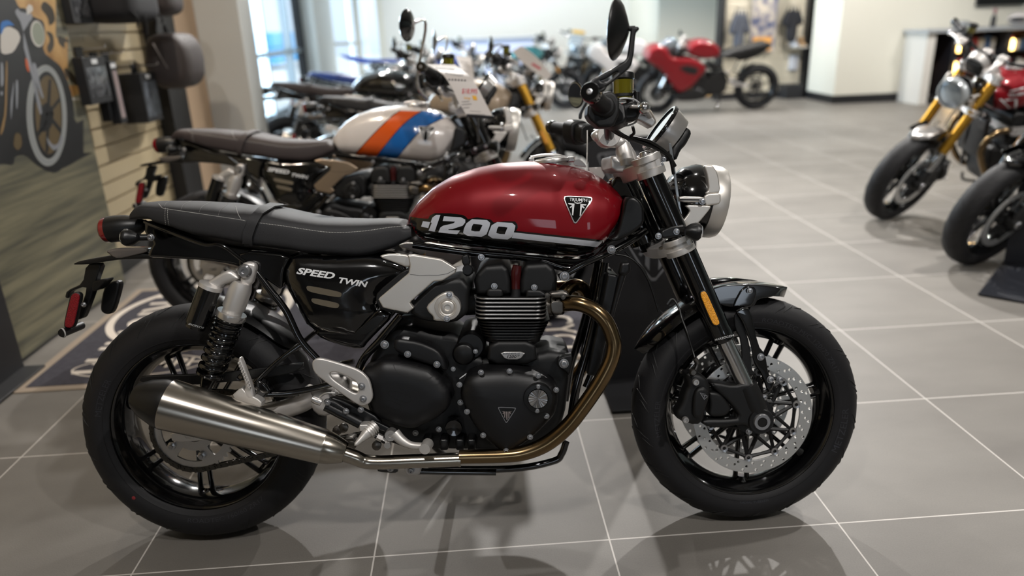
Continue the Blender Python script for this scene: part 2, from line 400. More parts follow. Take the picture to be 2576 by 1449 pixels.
# brake discs with drilled holes
def circ(cx,cz,r,n=40,ph=0): return [(cx+r*math.cos(ph+2*PI*k/n),cz+r*math.sin(ph+2*PI*k/n)) for k in range(n)]
def disc_bm(c,yc,ro,ri,nb):
    holes=[circ(c.x,c.z,ri,80)]
    for k in range(36):
        a=2*PI*k/36; r=ri+(ro-ri)*(.22,.5,.78)[k%3]; holes.append(circ(c.x+r*math.cos(a),c.z+r*math.sin(a),.0036,10))
        a+=2*PI/108; r=ri+(ro-ri)*(.78,.22,.5)[k%3]; holes.append(circ(c.x+r*math.cos(a),c.z+r*math.sin(a),.0036,10))
    return plate([circ(c.x,c.z,ro,120)]+holes,yc-.0022,yc+.0022,.0004,1)
def carrier_bm(c,yc,r,n,ph=0):
    P=[]; parts=[]
    for k in range(n):
        a=ph+2*PI*k/n; p=c+Vector((r*math.cos(a),yc,r*math.sin(a)))
        for s in (-1,1):
            b=a+s*2*PI/n*.95; parts.append(tube([p,c+Vector((.045*math.cos(b),yc+.004,.045*math.sin(b)))],[.0045,.006],6))
        q=c+Vector((r*.955*math.cos(a+PI/n),yc,r*.955*math.sin(a+PI/n))); p2=c+Vector((r*math.cos(a+2*PI/n),yc,r*math.sin(a+2*PI/n)))
        parts.append(tube([p,q,p2],[.006,.004,.006],6,3))
        parts.append(lathe(p+Vector((0,-.004,0)),(0,1,0),[(0,.0),(0,.010),(.008,.010),(.008,0)],14))
    parts.append(lathe(c+Vector((0,yc-.004,0)),(0,1,0),[(0,.028),(0,.05),(.012,.052),(.012,.028)],36))
    return join(*parts)
for s in (-1,1):
    yc=s*.068
    dd=ob('brake_disc',disc_bm(CF,yc,.155,.122,10),'disc_steel',fw)
    cc=ob('disc_carrier',carrier_bm(CF,yc,.113,10,.2),'matt_black',fw)
    bb=[]
    for k in range(10):
        a=.2+2*PI*k/10; bb.append(lathe(CF+Vector((.113*math.cos(a),yc-s*-.0,.113*math.sin(a)))+Vector((0,.006*s,0)),(0,s,0),[(0,.0095),(.0,.0045),(.002,.0045),(.003,.0095),(0,.0095)],16))
    ob('disc_rivets',join(*bb),'bolt',fw)
# ---------------------------------------------------------------- fork
YF=-.102
fork=[]
for s in (1,-1):
    pc=(lambda b:b) if s==1 else (lambda b:mirror(b))
    top=loc(1622,400,YF,1); bot=loc(1820,852,YF,1)
    d=(bot-top); ax_=d.normalized()
    L=d.length
    up=ob('fork_leg',pc(lathe(top,ax_,[(0,0),(0,.0265),(.06,.0272),(L-.03,.0272),(L-.022,.0285),(L,.0285),(L+.004,.026),(L+.004,0)],40)),'gloss_black',hero,1)
    b2=loc(1878,975,YF,1)
    ob('fork_stanchion',pc(lathe(bot,(b2-bot),[(-.02,.0205),((b2-bot).length+.02,.0205)],32)),'chrome',up)
    # casting from stanchion to axle with caliper arm
    cs=join(pplate('h','650,660 725,640 760,650 800,740 842,800 850,880 800,915 745,900 700,880 560,905 470,885 470,850 600,850 690,845 640,770 520,660 512,640 560,640',YF-.022,YF+.022,.008,1,fr=1,holes=['500,690 575,700 645,790 600,838 505,838 515,760'],r=.25),
            lathe(loc(690,0,0,1)*0+CF+Vector((0,YF-.026,0)),(0,1,0),[(0,.0),(0,.030),(.004,.033),(.05,.033),(.05,0)],32))
    cs_=lathe(b2-ax_*.008,ax_,[(0,.0205),(0,.0275),(.05,.03),(.085,.026),(.085,0)],28)
    ob('fork_casting',pc(join(cs,cs_)),'matt_black',up)
    for a_,b_ in ((loc(*Z('h','520,655')[0],YF,1),loc(*Z('h','750,860')[0],YF,1)),(loc(*Z('h','560,740')[0],YF,1),loc(*Z('h','760,850')[0],YF,1))):
        pass
    ob('axle_nut',pc(lathe(CF+Vector((0,YF-.032,0)),(0,1,0),[(0,.0125),(0,.0195),(.003,.0215),(.012,.0215)],6 if 0 else 30)),'bolt',up)
    ob('axle_socket',pc(lathe(CF+Vector((0,YF-.031,0)),(0,1,0),[(-.0005,0),(-.0005,.0125)],6)),'hole',up)
    # caliper
    cal=join(pplate('h','372,600 400,578 480,600 512,640 520,690 500,760 490,800 480,860 440,890 335,860 318,815 350,770 370,700 395,650',YF-.03,YF+.02,.012,1,fr=1,r=.25),
             pplate('h','425,700 450,670 480,665 505,690 512,720 500,760 470,850 420,845 415,780',YF-.042,YF-.02,.008,1,fr=1,r=.25))
    ca=ob('brake_caliper',pc(cal),'matt_black',hero,1)
    for (x,y_) in ((428,635),(370,850)):
        P=loc(*Z('h',f'{x},{y_}')[0],YF-.034,1); ob('caliper_bolt',pc(lathe(P,(0,-1,0),[(0,0),(0,.0085),(.006,.0085),(.009,.007),(.009,.004),(.004,.0035),(.004,0)],18)),'silver',ca)
    if s==1:
        bvc=bvh_of(ca)
        ob('caliper_emblem',drape_bm(poly_px('h','452,696 512,710 478,738','460,700 504,711 479,731'),bvc,.0008,1,8),'gray_decal',ca)
        ob('caliper_emblem',drape_bm(poly_px('h','466,706 496,713 495,717 483,715 480,727 476,726 478,713 466,710'),bvc,.0008,1,8),'gray_decal',ca)
    # reflector
    if s==1:
        base=pplate('h','455,120 480,112 500,120 575,290 573,312 548,325 522,315 452,145',YF-.031,YF-.012,.004,2,fr=1)
        rb=ob('side_reflector',base,'plastic_black',hero,1)
        ob('reflector_lens',pplate('h','462,126 480,120 494,127 567,292 566,308 548,316 528,308 459,146',YF-.0335,YF-.028,.002,2,fr=1),'reflector_amber',rb,label='amber reflector lens')
        bvf=bvh_of(up); ob('fork_lettering',drape_bm(text_px('MARZOCCHI',*Z('h','540,402')[0],5,-14,.2,1.15),bvf,.0008,1,4),'white_decal',up)
# forkyokes
def yoke(name,z0uv,z1uv,r,m,steerframe=1):
    P=loc(*z0uv,YF,1); Q=loc(*z1uv,YF,1); d=(Q-P); L=d.length; d.normalize()
    rings=[]
    for s in (1,-1):
        o=Vector((P.x,P.y*s,P.z)); rings.append(lathe(o,d,[(0,.0265),(0,r-.001),(.002,r),(L*.30,r),(L*.33,r-.006),(L*.62,r-.006),(L*.66,r),(L-.002,r),(L,r-.001),(L,.0265)],40))
    mid=(P+Q)/2; back=Vector((-math.cos(RAKE),0,-math.sin(RAKE)))
    c=Vector((mid.x,0,mid.z))+back*.025
    rot=Matrix(((d.z*-1,0,d.x),(0,1,0),(d.x,0,d.z))).to_3x3()
    ux=Vector((-d.z,0,d.x))
    bm=bmesh.new()
    outl=[(.035,.128),(-.02,.130),(-.05,.09),(-.062,.04),(-.062,-.04),(-.05,-.09),(-.02,-.130),(.035,-.128),(.02,-.07),(-.005,-.04),(-.005,.04),(.02,.07)]
    t=curve_mesh([chaikin([(a,b) for a,b in outl],1)],L*.36,.004)
    base=Vector((mid.x,0,mid.z)); X=Vector((math.cos(RAKE),0,math.sin(RAKE))); 
    for v in t.verts: v.co=base+X*(v.co.x-.0)+Vector((0,1,0))*v.co.y+d*v.co.z
    bmesh.ops.recalc_face_normals(t,faces=t.faces)
    return join(*rings,t)
ty=ob('top_yoke',yoke('t',Z('e','645,95')[0],Z('e','695,240')[0],.036,''),'cast_alu',hero,1)
ly=ob('lower_yoke',yoke('l',Z('e','865,690')[0],Z('e','910,800')[0],.037,''),'cast_alu',hero,1)
for s in (1,-1):
    P=loc(*Z('e','632,62')[0],YF,1); P.y*=s; Q=loc(*Z('e','660,150')[0],YF,1); d=(Q-loc(*Z('e','632,62')[0],YF,1)).normalized()
    ob('fork_cap',lathe(P,d,[(0,0),(0,.010),(.004,.012),(.01,.012),(.01,.021),(.03,.023),(.04,.023)],12),'silver',ty)
    nb=Z('e','760,150')[0]
bolts('e','762,155 780,118',YF-.02,5,ty,1)
ob('steering_stem',tube([loc(*Z('e','470,235')[0],0,1),loc(*Z('e','700,760')[0],0,1)],.034,24),'gloss_black',hero,1)
# steering head, tank nose brackets
ob('frame_headstock',join(tube([loc(*Z('e','440,260')[0],0),loc(*Z('e','640,720')[0],0)],[.042,.04],24),pplate('e','430,240 520,250 600,420 640,620 560,690 420,560 380,330',-.045,.045,.01)),'gloss_black',hero)
# radiator side cover by the tank nose
ob('tank_side_cover',list((pplate('e','385,700 440,670 470,560 500,400 560,385 610,420 640,480 640,590 560,660 430,725',-.115,-.07,.008,1),mirror(pplate('e','385,700 440,670 470,560 500,400 560,385 610,420 640,480 640,590 560,660 430,725',-.115,-.07,.008,1)))),'satin_black',hero)
# handlebar risers
def riser(y):
    P=lambda c,s:loc(*Z(c,s)[0],y,1)
    return join(tube([P('s','835,1250'),P('s','815,1150'),P('s','805,1085')],[.024,.021,.016],24,5),
                pplate('s','770,1100 800,1050 850,1060 930,1190 905,1260 880,1300 800,1270 780,1180',y-.016,y+.016,.012,1,fr=1,r=.25),
                pplate('s','570,1010 620,975 680,970 730,1000 830,1040 840,1090 800,1120 700,1115 640,1085 590,1060',y-.020,y+.020,.012,1,fr=1,r=.25),
                lathe(P('s','690,1030')-Vector((0,.022,0)),(0,1,0),[(0,.012),(0,.027),(.004,.03),(.04,.03),(.044,.027),(.044,.012)],28))
for y in (-.055,.055): 
    r_=ob('bar_riser',riser(y),'cast_alu',ty)
ob('yoke_bridge',pplate('s','710,1185 760,1180 790,1230 900,1240 900,1320 715,1300',-.07,.07,.006,1,fr=1),'cast_alu',ty)
# handlebar
hb=[loc(*Z('s','700,1020')[0],y,1) for y in (-.13,-.07,.07,.13)]
gR0=loc(*Z('j','640,640')[0],-.285,1); gR1=loc(*Z('j','445,430')[0],-.385,1)
gR1=gR1+(gR0-gR1).normalized()*.024
gL0=Vector((gR0.x,-gR0.y,gR0.z)); gL1=Vector((gR1.x,-gR1.y,gR1.z))
bar=ob('handlebar',tube([gR1,gR0.lerp(gR1,.5),gR0,gR0+(gR0-gR1)*.35,hb[0],hb[1],hb[2],hb[3],gL0+(gL0-gL1)*.35,gL0,gL0.lerp(gL1,.5),gL1],.0112,16,8),'satin_black',hero,1)
for s,(a,b) in ((-1,(gR0,gR1)),(1,(gL0,gL1))):
    d=(b-a).normalized(); L=(b-a).length
    ob('grip',lathe(a,d,[(-.01,.0),(-.01,.023),(.0,.023),(.004,.0172)]+[(L*k/12+.004,.0175+.0005*(k%2)) for k in range(12)]+[(L,.017),(L,0)],28),'rubber',bar)
    ob('bar_end_weight',lathe(b,d,[(0,.010),(0,.018),(.005,.0202),(.021,.0202),(.025,.018),(.025,.0075),(.0225,.007),(.0225,0)],36),'gloss_black',bar)
    ob('bar_end_screw',lathe(b+d*.022,d,[(0,0),(0,.0062),(.003,.0062),(.0035,.0055),(.0035,.003),(.002,.0028),(.002,0)],18),'bolt',bar)
    # switch housing
    c=a-d*.03; q=d.to_track_quat('Z','Y').to_matrix()
    X=(Vector((1,0,0))-d*d.x).normalized(); Zv=d.cross(X)*(-1 if d.cross(X).z<0 else 1)
    B=Matrix((X,Zv,d)).transposed()
    if s==-1:
        outl=[(-.036,.028),(-.018,.042),(.012,.040),(.036,.018),(.040,-.022),(.020,-.052),(-.022,-.052),(-.038,-.030)]
        ring=lathe(c+d*.026,d,[(-.004,.034),(.0,.034),(.004,.032),(.005,.022),(.002,.02)],36)
    else:
        outl=[(-.03,.024),(-.012,.032),(.02,.030),(.034,.010),(.034,-.026),(.014,-.038),(-.02,-.036),(-.032,-.012)]
        ring=lathe(c+d*.026,d,[(-.004,.026),(.0,.026),(.003,.024),(.003,.018)],30)
    t=curve_mesh([chaikin(outl,1)],.026,.007,3)
    for v in t.verts: v.co=c+B@v.co
    bmesh.ops.recalc_face_normals(t,faces=t.faces)
    if s==-1:
        t.free(); t=join(pplate('u','365,975 440,935 520,850 580,838 625,870 657,925 657,1050 612,1155 575,1175 470,1180 385,1110 358,1060',-.285,-.235,.006,1,fr=1,r=.1),pplate('u','420,930 520,880 590,900 622,960 610,1040 540,1080 430,1060 395,990',-.298,-.28,.006,2,fr=1))
        c=a-d*.03
    sw=ob('switch_housing',join(t,ring) if s==1 else t,'matt_black',hero,1)
    t2=curve_mesh([chaikin([(-.02,.024),(.03,.024),(.034,-.02),(.0,-.03),(-.024,-.02)],1)],.02,.005,2)
    for v in t2.verts: v.co=c-d*.045+B@v.co
    bmesh.ops.recalc_face_normals(t2,faces=t2.faces); ob('switch_cluster',t2,'plastic_black',sw)
    ob('kill_switch',box(c-d*.05+X*.024+Zv*.020,(.012,.014,.012),None,.002),'red_switch',sw)
# right bar end mirror (above) and left bar end mirror (below)
def barmirror(tr,headc,s):
    pass
Mi=lambda st,y=-.37:loc(*Z('j',st)[0],y,1)
arm=join(pplate('d','480,760 510,720 640,650 800,560 830,520 860,300 858,245 890,237 930,240 940,262 905,300 890,480 870,580 830,640 640,790 610,812 570,812 560,780',-.378,-.366,.004,1,fr=1,holes=['575,738 625,725 735,650 745,660 640,752'],r=.15),
         pplate('d','600,800 622,780 640,790 625,825 570,850 560,820',-.385,-.35,.004,1,fr=1))
ma=ob('mirror_arm',arm,'satin_black',hero,1)
mc=loc(*Z('d','745,268')[0],-.37,1)
def mirror_head(c,n,r1=.048,r2=.062,th=.022):
    n=Vector(n).normalized(); bm=lathe((0,0,0),(0,0,1),[(0,0),(0,.85),(.03,.97),(.12,1),(.22,.98),(.5,.8),(.8,.45),(1,.18),(1,0)],40)
    u,v,w=frame_from(n)
    for q in bm.verts: q.co=c+v*q.co.y*r2+u*q.co.x*r1+w*q.co.z*th
    gl=lathe((0,0,0),(0,0,1),[(-.05,0),(-.05,.86),(0,.9)],40)
    for q in gl.verts: q.co=c+v*q.co.y*r2+u*q.co.x*r1+w*q.co.z*th
    return bm,gl
n1=(.93,-.40,-.12)
b1,g1=mirror_head(mc-Vector(n1).normalized()*.010,n1,.056,.060,.030)
mh=ob('mirror',b1,'satin_black',ma); ob('mirror_glass',g1,'mirror_glass',ma)
ob('mirror_stalk',tube([loc(*Z('d','800,258')[0],-.37,1),loc(*Z('d','895,262')[0],-.372,1)],[.0045,.006],12),'satin_black',ma)
m2=loc(*Z('j','245,480')[0],.34,1)
m2=loc(*Z('u','248,878')[0],.34,1); b1,g1=mirror_head(m2,(.84,.52,.12),.036,.039,.016)
for q in b1.verts: pass
ma2=ob('mirror_arm',pplate('j','395,560 425,590 350,720 345,800 300,800 305,720',.345,.357,0.003,1,fr=1),'satin_black',hero,1)
mh2=ob('mirror',b1,'satin_black',ma2); ob('mirror_glass',g1,'mirror_glass',ma2,label='mirror glass facing the camera')
# brake reservoir, lever, master cylinder
P=loc(*Z('d','785,800')[0],-.20,1)
rs=ob('fluid_reservoir',lathe(P-Vector((0,0,.028)),(0.02,0,1),[(0,0),(0,.018),(.004,.0225),(.044,.023),(.044,0)],32),'fluid_pot',hero,1,label='yellow fluid reservoir with black cap')
ob('reservoir_cap',lathe(P+Vector((0,0,.016)),(0.02,0,1),[(0,.022)]+[(.003,.0262),(.013,.026),(.016,.024),(.017,0)],26),'satin_black',rs)
ob('reservoir_band',join(lathe(P-Vector((0,0,.02)),(0,0,1),[(0,.0232),(0,.0248),(.006,.0248),(.006,.0232)],32),tube([P+Vector((.028,-.01,-.012)),P+Vector((.028,-.01,-.035))],.008,12)),'plastic_black',rs)
ob('master_cylinder',join(pplate('d','760,950 900,905 960,1010 920,1100 760,1120 740,1000',-.24,-.19,.01,1,fr=1),tube([loc(*Z('d','860,840')[0],-.2,1),loc(*Z('d','870,980')[0],-.21,1)],.012,14)),'satin_black',hero,1)
lv=ob('brake_lever',join(pplate('d','835,1025 890,985 950,965 1010,1000 1090,1100 1075,1140 1050,1160 1000,1130 880,1070',-.225,-.18,.004,1,fr=1,r=.12),
   pplate('d','855,955 940,955 1000,985 1000,1000 940,985 850,985',-.26,-.24,.004,1,fr=1)),'silver',hero,1)
lb=loc(*Z('d','980,985')[0],-.30,1); ob('lever_ball',tube([loc(*Z('d','1050,1110')[0],-.19,1),loc(*Z('d','1010,1020')[0],-.24,1),lb+Vector((0,.01,0))],[.010,.008,.007],12,5),'silver',lv)
ob('lever_tip',lathe(lb+Vector((0,-.013,0)),(0,1,0),[(0.013+.013*math.sin(a),.013*math.cos(a)) for a in [PI*k/12-PI/2 for k in range(13)]],20),'chrome',lv)
ob('brake_hose',join(ptube('s','700,965 760,1010 850,1050 950,1080 1060,1110 1150,1180 1200,1260',[-.2,-.17,-.15,-.13,-.11,-.09,-.07],5,10,6,1),
   ptube('s','730,965 800,1020 880,1060 980,1100 1080,1140 1160,1200 1190,1320',[-.2,-.17,-.15,-.13,-.11,-.09,-.07],4,10,6,1),ptube('s','880,960 890,1010 870,1040 1000,1070 1100,1130 1170,1190',[-.18,-.17,-.15,-.13,-.11,-.09],4,10,6,1)),'cable',hero,1)
ob('fork_cable',join(ptube('e','430,810 520,830 600,890 660,980 700,1080 745,1230',[-.09]*6,3,8,6),ptube('e','500,790 560,850 640,930 690,1060 740,1200 770,1240',[-.07]*6,2.5,8,6)),'cable',hero)
ob('brake_line',join(ptube('h','270,195 300,165 335,215 350,270 380,350 410,450 425,500 435,560',[-.06,-.06,-.07,-.08,-.1,-.11,-.12,-.13],3,8,6,1),ptube('h','425,500 440,540 425,580',[-.125,-.13,-.135],6,10,4,1)),'cable',hero,1)
ob('brake_line_banjo',join(ptube('h','425,500 440,520 438,555 415,580',[-.13]*4,5,10,4,1),lathe(loc(*Z('h','412,578')[0],-.135,1),(0,-1,0),[(0,0),(0,.009),(.006,.009),(.01,.006),(.01,0)],14)),'dark_steel',hero,1)
bolts('h','350,575 305,805 302,752',-.07,5,hero,1,m='dark_steel')
# speedometer
gd=ob('instrument',pplate('s','1175,1165 1180,1115 1290,960 1325,985 1332,1020 1290,1100 1250,1140 1215,1225 1150,1180',-.05,.05,.01,1,fr=1),'plastic_black',hero,1)
c0=loc(*Z('s','1135,1010')[0],0,1); c1=loc(*Z('s','1195,1055')[0],0,1)
nrm=(c0-c1).normalized()
ob('instrument_body',lathe(c1,nrm,[(0,.03),(.0,.055),(.03,.062),(.040,.062)],48),'silver',gd)
ob('instrument_bezel',lathe(c1+nrm*.040,nrm,[(0,.062),(0,.066),(.006,.067),(.010,.064),(.010,.058)],48),'gloss_black',gd)
ob('instrument_glass',lathe(c1+nrm*.046,nrm,[(0,.06),(.001,.0)],48),'display_glass',gd)
# clear strap hanging off the instrument, headlamp
ob('plastic_tie',pplate('e','815,0 838,0 865,180 885,330 920,540 938,612 930,612 905,545 875,400 850,200',-.07,-.066,.001,1,fr=1),'clear_tie',hero,1)
# headlight
hc=loc(*Z('e','1100,425')[0],-.0,1); hd=Vector((.985,0,-.17)).normalized()
rH=266*.34503*mpp(*Z('e','1140,425')[0],-.06,1)
hl=ob('headlight',lathe(hc,hd,[(-.118,0),(-.117,.02),(-.105,.05),(-.08,.075),(-.045,.089),(-.012,rH-.004),(0,rH-.002)],64),'gloss_black',hero,1,label='round headlight with black shell and silver ring')
ob('headlight_ring',lathe(hc,hd,[(-.012,rH-.006),(-.012,rH),(0.0,rH+.002),(.018,rH+.001),(.028,rH-.003),(.03,rH-.012),(.026,rH-.014)],64),'brushed',hl)
ob('headlight_lens',lathe(hc,hd,[(.02,rH-.013),(.03,.06),(.036,0)],48),'glass_lens',hl)
ob('headlight_trim',join(pplate('e','1078,170 1100,160 1140,160 1180,220 1200,360 1140,370 1080,370 1112,340 1100,240',-.092,-.07,.004,1,fr=1),pplate('e','1080,370 1200,360 1200,440 1140,455 1080,455',-.095,-.08,.004,1,fr=1)),'brushed',hl)
ob('headlight_bracket',jm(join(pplate('e','930,450 1125,455 1125,475 1040,580 990,615 900,625 905,590 960,520 975,490',-.098,-.088,.003,1,fr=1),
   pplate('e','895,385 1080,390 1080,432 900,432',-.1,-.085,.003,1,fr=1))),'brushed',hl)
ob('bracket_rib',jm(pplate('e','900,408 1050,410 1050,418 900,417',-.1015,-.0995,.0006,0,fr=1)),'hole',hl)
bolts('e','1062,425',-.102,6,hl,1)
ob('lamp_mount',jm(pplate('e','760,640 850,600 940,590 945,672 860,690 770,700',-.13,-.09,.005,1,fr=1)),'satin_black',hl)
bolts('e','875,645 742,677',-.131,6,hl,1)
def indicator(c,cen,st,y,fr,rp,lens=1,dirn=(1,0,-.1)):
    P=loc(*Z(c,cen)[0],y,fr); r=rp*mpp(*Z(c,cen)[0],y,fr); d=Vector(dirn).normalized()
    body=lathe(P,d,[(-r*1.1,0),(-r*1.1,r*.45),(-r*.6,r*.8),(0,r),(r*.35,r*1.0),(r*.5,r*.92),(r*.5,0)],8)
    o=ob('indicator',body,'satin_black',hero,fr); ob('indicator_lens',lathe(P,d,[(r*.45,r*.9),(r*.7,r*.7),(r*.85,0)],20),'clear_lens',o)
    Q=loc(*Z(c,st)[0],y+.03,fr); ob('indicator_stalk',tube([P+Vector((-r*.3,0,0)),Q],.008,10),'satin_black',o); return o
indicator('e','1010,645','905,645',-.155,1,23); 
o_=indicator('a','650,430','840,428',-.15,0,22,1,(-1,0,.0))
bolts('a','842,428',-.13,7)
# front fender
def arcfender(ctr,r0,a0,a1,hw,th,n=40,lift=.012,taper=True):
    bm=bmesh.new(); rows=[]
    for k in range(n+1):
        t=k/n; a=a0+(a1-a0)*t; row=[]
        w=hw*(1-(abs(2*t-1)**5)*.96) if taper else hw
        for j in range(15):
            q=-1+2*j/14; y=w*q; r=r0+lift*(1-abs(q)**2.2)-(.012*max(0,abs(q)-.8)/.2)
            row.append(bm.verts.new(ctr+Vector((r*math.cos(a),y,r*math.sin(a)))))
        rows.append(row)
    for A,B in zip(rows,rows[1:]):
        for j in range(14): bm.faces.new((A[j],A[j+1],B[j+1],B[j]))
    bmesh.ops.recalc_face_normals(bm,faces=bm.faces); bmesh.ops.solidify(bm,geom=bm.faces[:],thickness=th); return bm
ang=lambda st,r:None
def angof(c,s,y,fr,ctr):
    p=loc(*Z(c,s)[0],y,fr)-ctr; return math.atan2(p.z,p.x)
aF0=angof('h','925,110',0,1,CF); aF1=angof('h','90,440',-.03,1,CF)
ff=ob('front_fender',arcfender(CF,RF+.022,aF0-.03,aF1+.02,.068,.003,56,.016),'gloss_black',hero,1)
ob('fender_stay',jm(join(pplate('h','655,235 690,215 745,215 790,430 830,480 850,600 885,640 870,680 845,700 810,600 760,520 750,430 700,300',-.098,-.088,.006,1,fr=1),
   pplate('h','640,200 700,90 760,90 780,115 770,180 740,215 660,215',-.078,-.070,.006,1,fr=1,r=.25))),'gloss_black',ff)
ob('fender_side',jm(pplate('h','520,105 600,82 750,78 900,95 922,108 880,150 785,165 765,205 700,218 600,205 535,185',-.074,-.068,.003,1,fr=1)),'gloss_black',ff)
ob('fork_guard',jm(pplate('h','650,265 665,240 700,300 740,420 750,560 775,600 700,600 690,400 655,330',-.088,-.080,.003,1,fr=1)),'matt_black',ff)
bolts('h','738,117',-.082,5.5,hero,1); bolts('h','800,493 855,622 910,622',-.1,7,hero,1); bolts('h','820,724 850,848 733,918',-.11,6,hero,1)
# ---------------------------------------------------------------- tank
def envelope(pts,y):
    L=sorted([(p.x,p.z) for p in (loc(u,v,y) for u,v in pts)]); return L
def interp(L,x):
    if x<=L[0][0]: return L[0][1]
    for (a,b),(c,d) in zip(L,L[1:]):
        if x<=c: return b+(d-b)*(x-a)/max(c-a,1e-9)
    return L[-1][1]
def loft(topuv,botuv,ytop,ybot,wprof,nst=44,nseg=48,zm=.4,pt=2.2,pb=2.2,endpow=.5,cr=None):
    T=envelope(topuv,ytop); B=envelope(botuv,ybot)
    x0=min(T[0][0],B[0][0]); x1=max(T[-1][0],B[-1][0]); bm=bmesh.new(); rings=[]
    for k in range(nst+1):
        s=.5-.5*math.cos(PI*k/nst); x=x0+(x1-x0)*s; zt=interp(T,x); zb=interp(B,x)
        if zt-zb<.002: zt=zb+.002
        w=interp(wprof,s); z0=zb+(zt-zb)*zm; ring=[]
        for j in range(nseg):
            a=2*PI*j/nseg; c,sn=math.cos(a),math.sin(a); n=pt if sn>=0 else pb
            y=-w*math.copysign(abs(c)**(2/n),c); z=z0+(zt-z0 if sn>=0 else z0-zb)*math.copysign(abs(sn)**(2/n),sn)
            ring.append(bm.verts.new((x,y,z)))
        rings.append(ring)
    for A,Bq in zip(rings,rings[1:]):
        for j in range(nseg): bm.faces.new((A[j],A[(j+1)%nseg],Bq[(j+1)%nseg],Bq[j]))
    bm.faces.new(rings[0]); bm.faces.new(rings[-1]); bmesh.ops.recalc_face_normals(bm,faces=bm.faces); return bm
ttop=Z('c','128,905 130,830 160,745 250,610 400,470 600,350 850,265 1100,215 1400,195 1650,200 1850,245 2050,300 2200,395 2320,500 2390,620 2412,720')
tbot=Z('c','128,905 145,960 190,1030 260,1075 700,1140 1200,1185 1700,1235 1950,1245 2110,1200 2230,1090 2340,930 2400,820 2412,720')
wp=[(0,.02),(.02,.052),(.06,.074),(.15,.095),(.3,.115),(.5,.132),(.68,.142),(.82,.138),(.9,.122),(.96,.098),(.99,.07),(1,.03)]
tank=ob('fuel_tank',loft(ttop,tbot,.03,-.085,wp,60,64,.36,2.25,2.6),'red_paint',hero,sharp=1.2,label='deep red fuel tank with black lower edge')
bt=bvh_of(tank)
ob('tank_lower_paint',drape_bm(poly_px('c','100,780 230,805 330,810 350,775 400,752 560,752 700,770 735,790 755,815 850,795 1000,820 1030,850 1150,838 1260,840 1285,870 1290,905 1270,940 2215,1040 2300,960 2300,1300 100,1300'),bt,.0006,cell=5),'black_decal',tank)
S1='396,770 462,770 435,830 405,935 395,948 335,940 350,890 375,850 350,830 372,800'
ob('tank_number',drape_bm(join(
  poly_px('c','275,838 352,846 332,910 256,895'),
  poly_px('c','375,800 415,770 462,770 400,948 335,938 370,855 358,850'),
  poly_px('c','500,785 680,795 728,820 728,850 700,885 590,920 545,922 550,930 672,935 640,975 440,955 460,905 490,885 600,860 620,842 485,835'),
  poly_px('c','800,815 960,825 995,855 985,900 955,975 900,1003 750,990 705,960 712,920 740,860','815,865 890,872 912,880 880,945 830,945 790,935 800,890'),
  poly_px('c','1070,845 1230,855 1265,885 1255,935 1225,1005 1180,1030 1020,1018 970,985 985,940 1010,880','1085,893 1150,898 1180,905 1150,975 1100,972 1060,962 1070,915'),
  poly_px('c','1245,955 2190,1058 2140,1112 1225,1015')),bt,.0012,cell=5),'silver_decal',tank,label='silver number 1200 with a tapering stripe')
bd=ob('tank_badge',drape_bm(poly_px('c','1790,568 2070,580 2085,600 2080,625 1925,850 1905,862 1885,850 1780,605',ch=1,r=.15),bt,.0008,cell=5,thick=.002),'silver',tank)
ob('badge_field',drape_bm(poly_px('c','1800,578 2060,590 2072,605 2068,620 1920,838 1905,848 1892,838 1792,607',ch=1,r=.15),bt,.0036,cell=5),'gloss_black',tank)
ob('badge_lettering',drape_bm(join(text_px('TRIUMPH',*Z('c','1840,625')[0],7.6,3,0,.98),
  poly_px('c','1825,648 1895,653 1880,780 1868,770 1870,680 1855,700 1843,690 1870,668 1835,662'),
  poly_px('c','2025,662 1958,655 1950,785 1963,775 1975,690 1995,705 2005,697 1980,672 2015,674'),
  poly_px('c','1885,625 1905,640 1925,645 1960,640 1985,630 1960,650 1925,655 1900,648')),bt,.0042,cell=5),'white_decal',tank,label='white TRIUMPH lettering and emblem')
# rim of the tank nose, seam and filler cap
ob('tank_seam',join(ptube('c','165,1060 700,1150 1200,1195 1700,1245 1950,1255 2120,1210 2240,1095',[-.08,-.098,-.105,-.11,-.11,-.1,-.08],2.4,8,6)),'gloss_black',tank)
cp=loc(*Z('c','1650,235')[0],-.0); nz=Vector((-.08,0,1)).normalized(); rc=212*.23465*mpp(*Z('c','1650,190')[0],0)
fc=ob('filler_cap',lathe(cp-nz*.006,nz,[(0,rc*.86),(.0,rc*.9),(.006,rc*.92),(.007,rc*.86),(.011,rc*.86),(.012,rc),(.019,rc*1.0),(.021,rc*.96),(.021,rc*.80),(.024,rc*.76),(.026,0)],56),'silver',hero)
ob('cap_hinge',join(box(cp+nz*.014+Vector((-rc*.98,0,0)),(.014,.02,.012),None,.002),box(cp+nz*.012+Vector((rc*1.0,-.01,0)),(.018,.022,.014),None,.003),tube([cp+nz*.022+Vector((-rc,.0,0)),cp+nz*.026+Vector((-rc*.3,-.005,0)),cp+nz*.024+Vector((rc*.3,-.01,0)),cp+nz*.014+Vector((rc,-.01,0))],.0035,8,5)),'silver',fc)
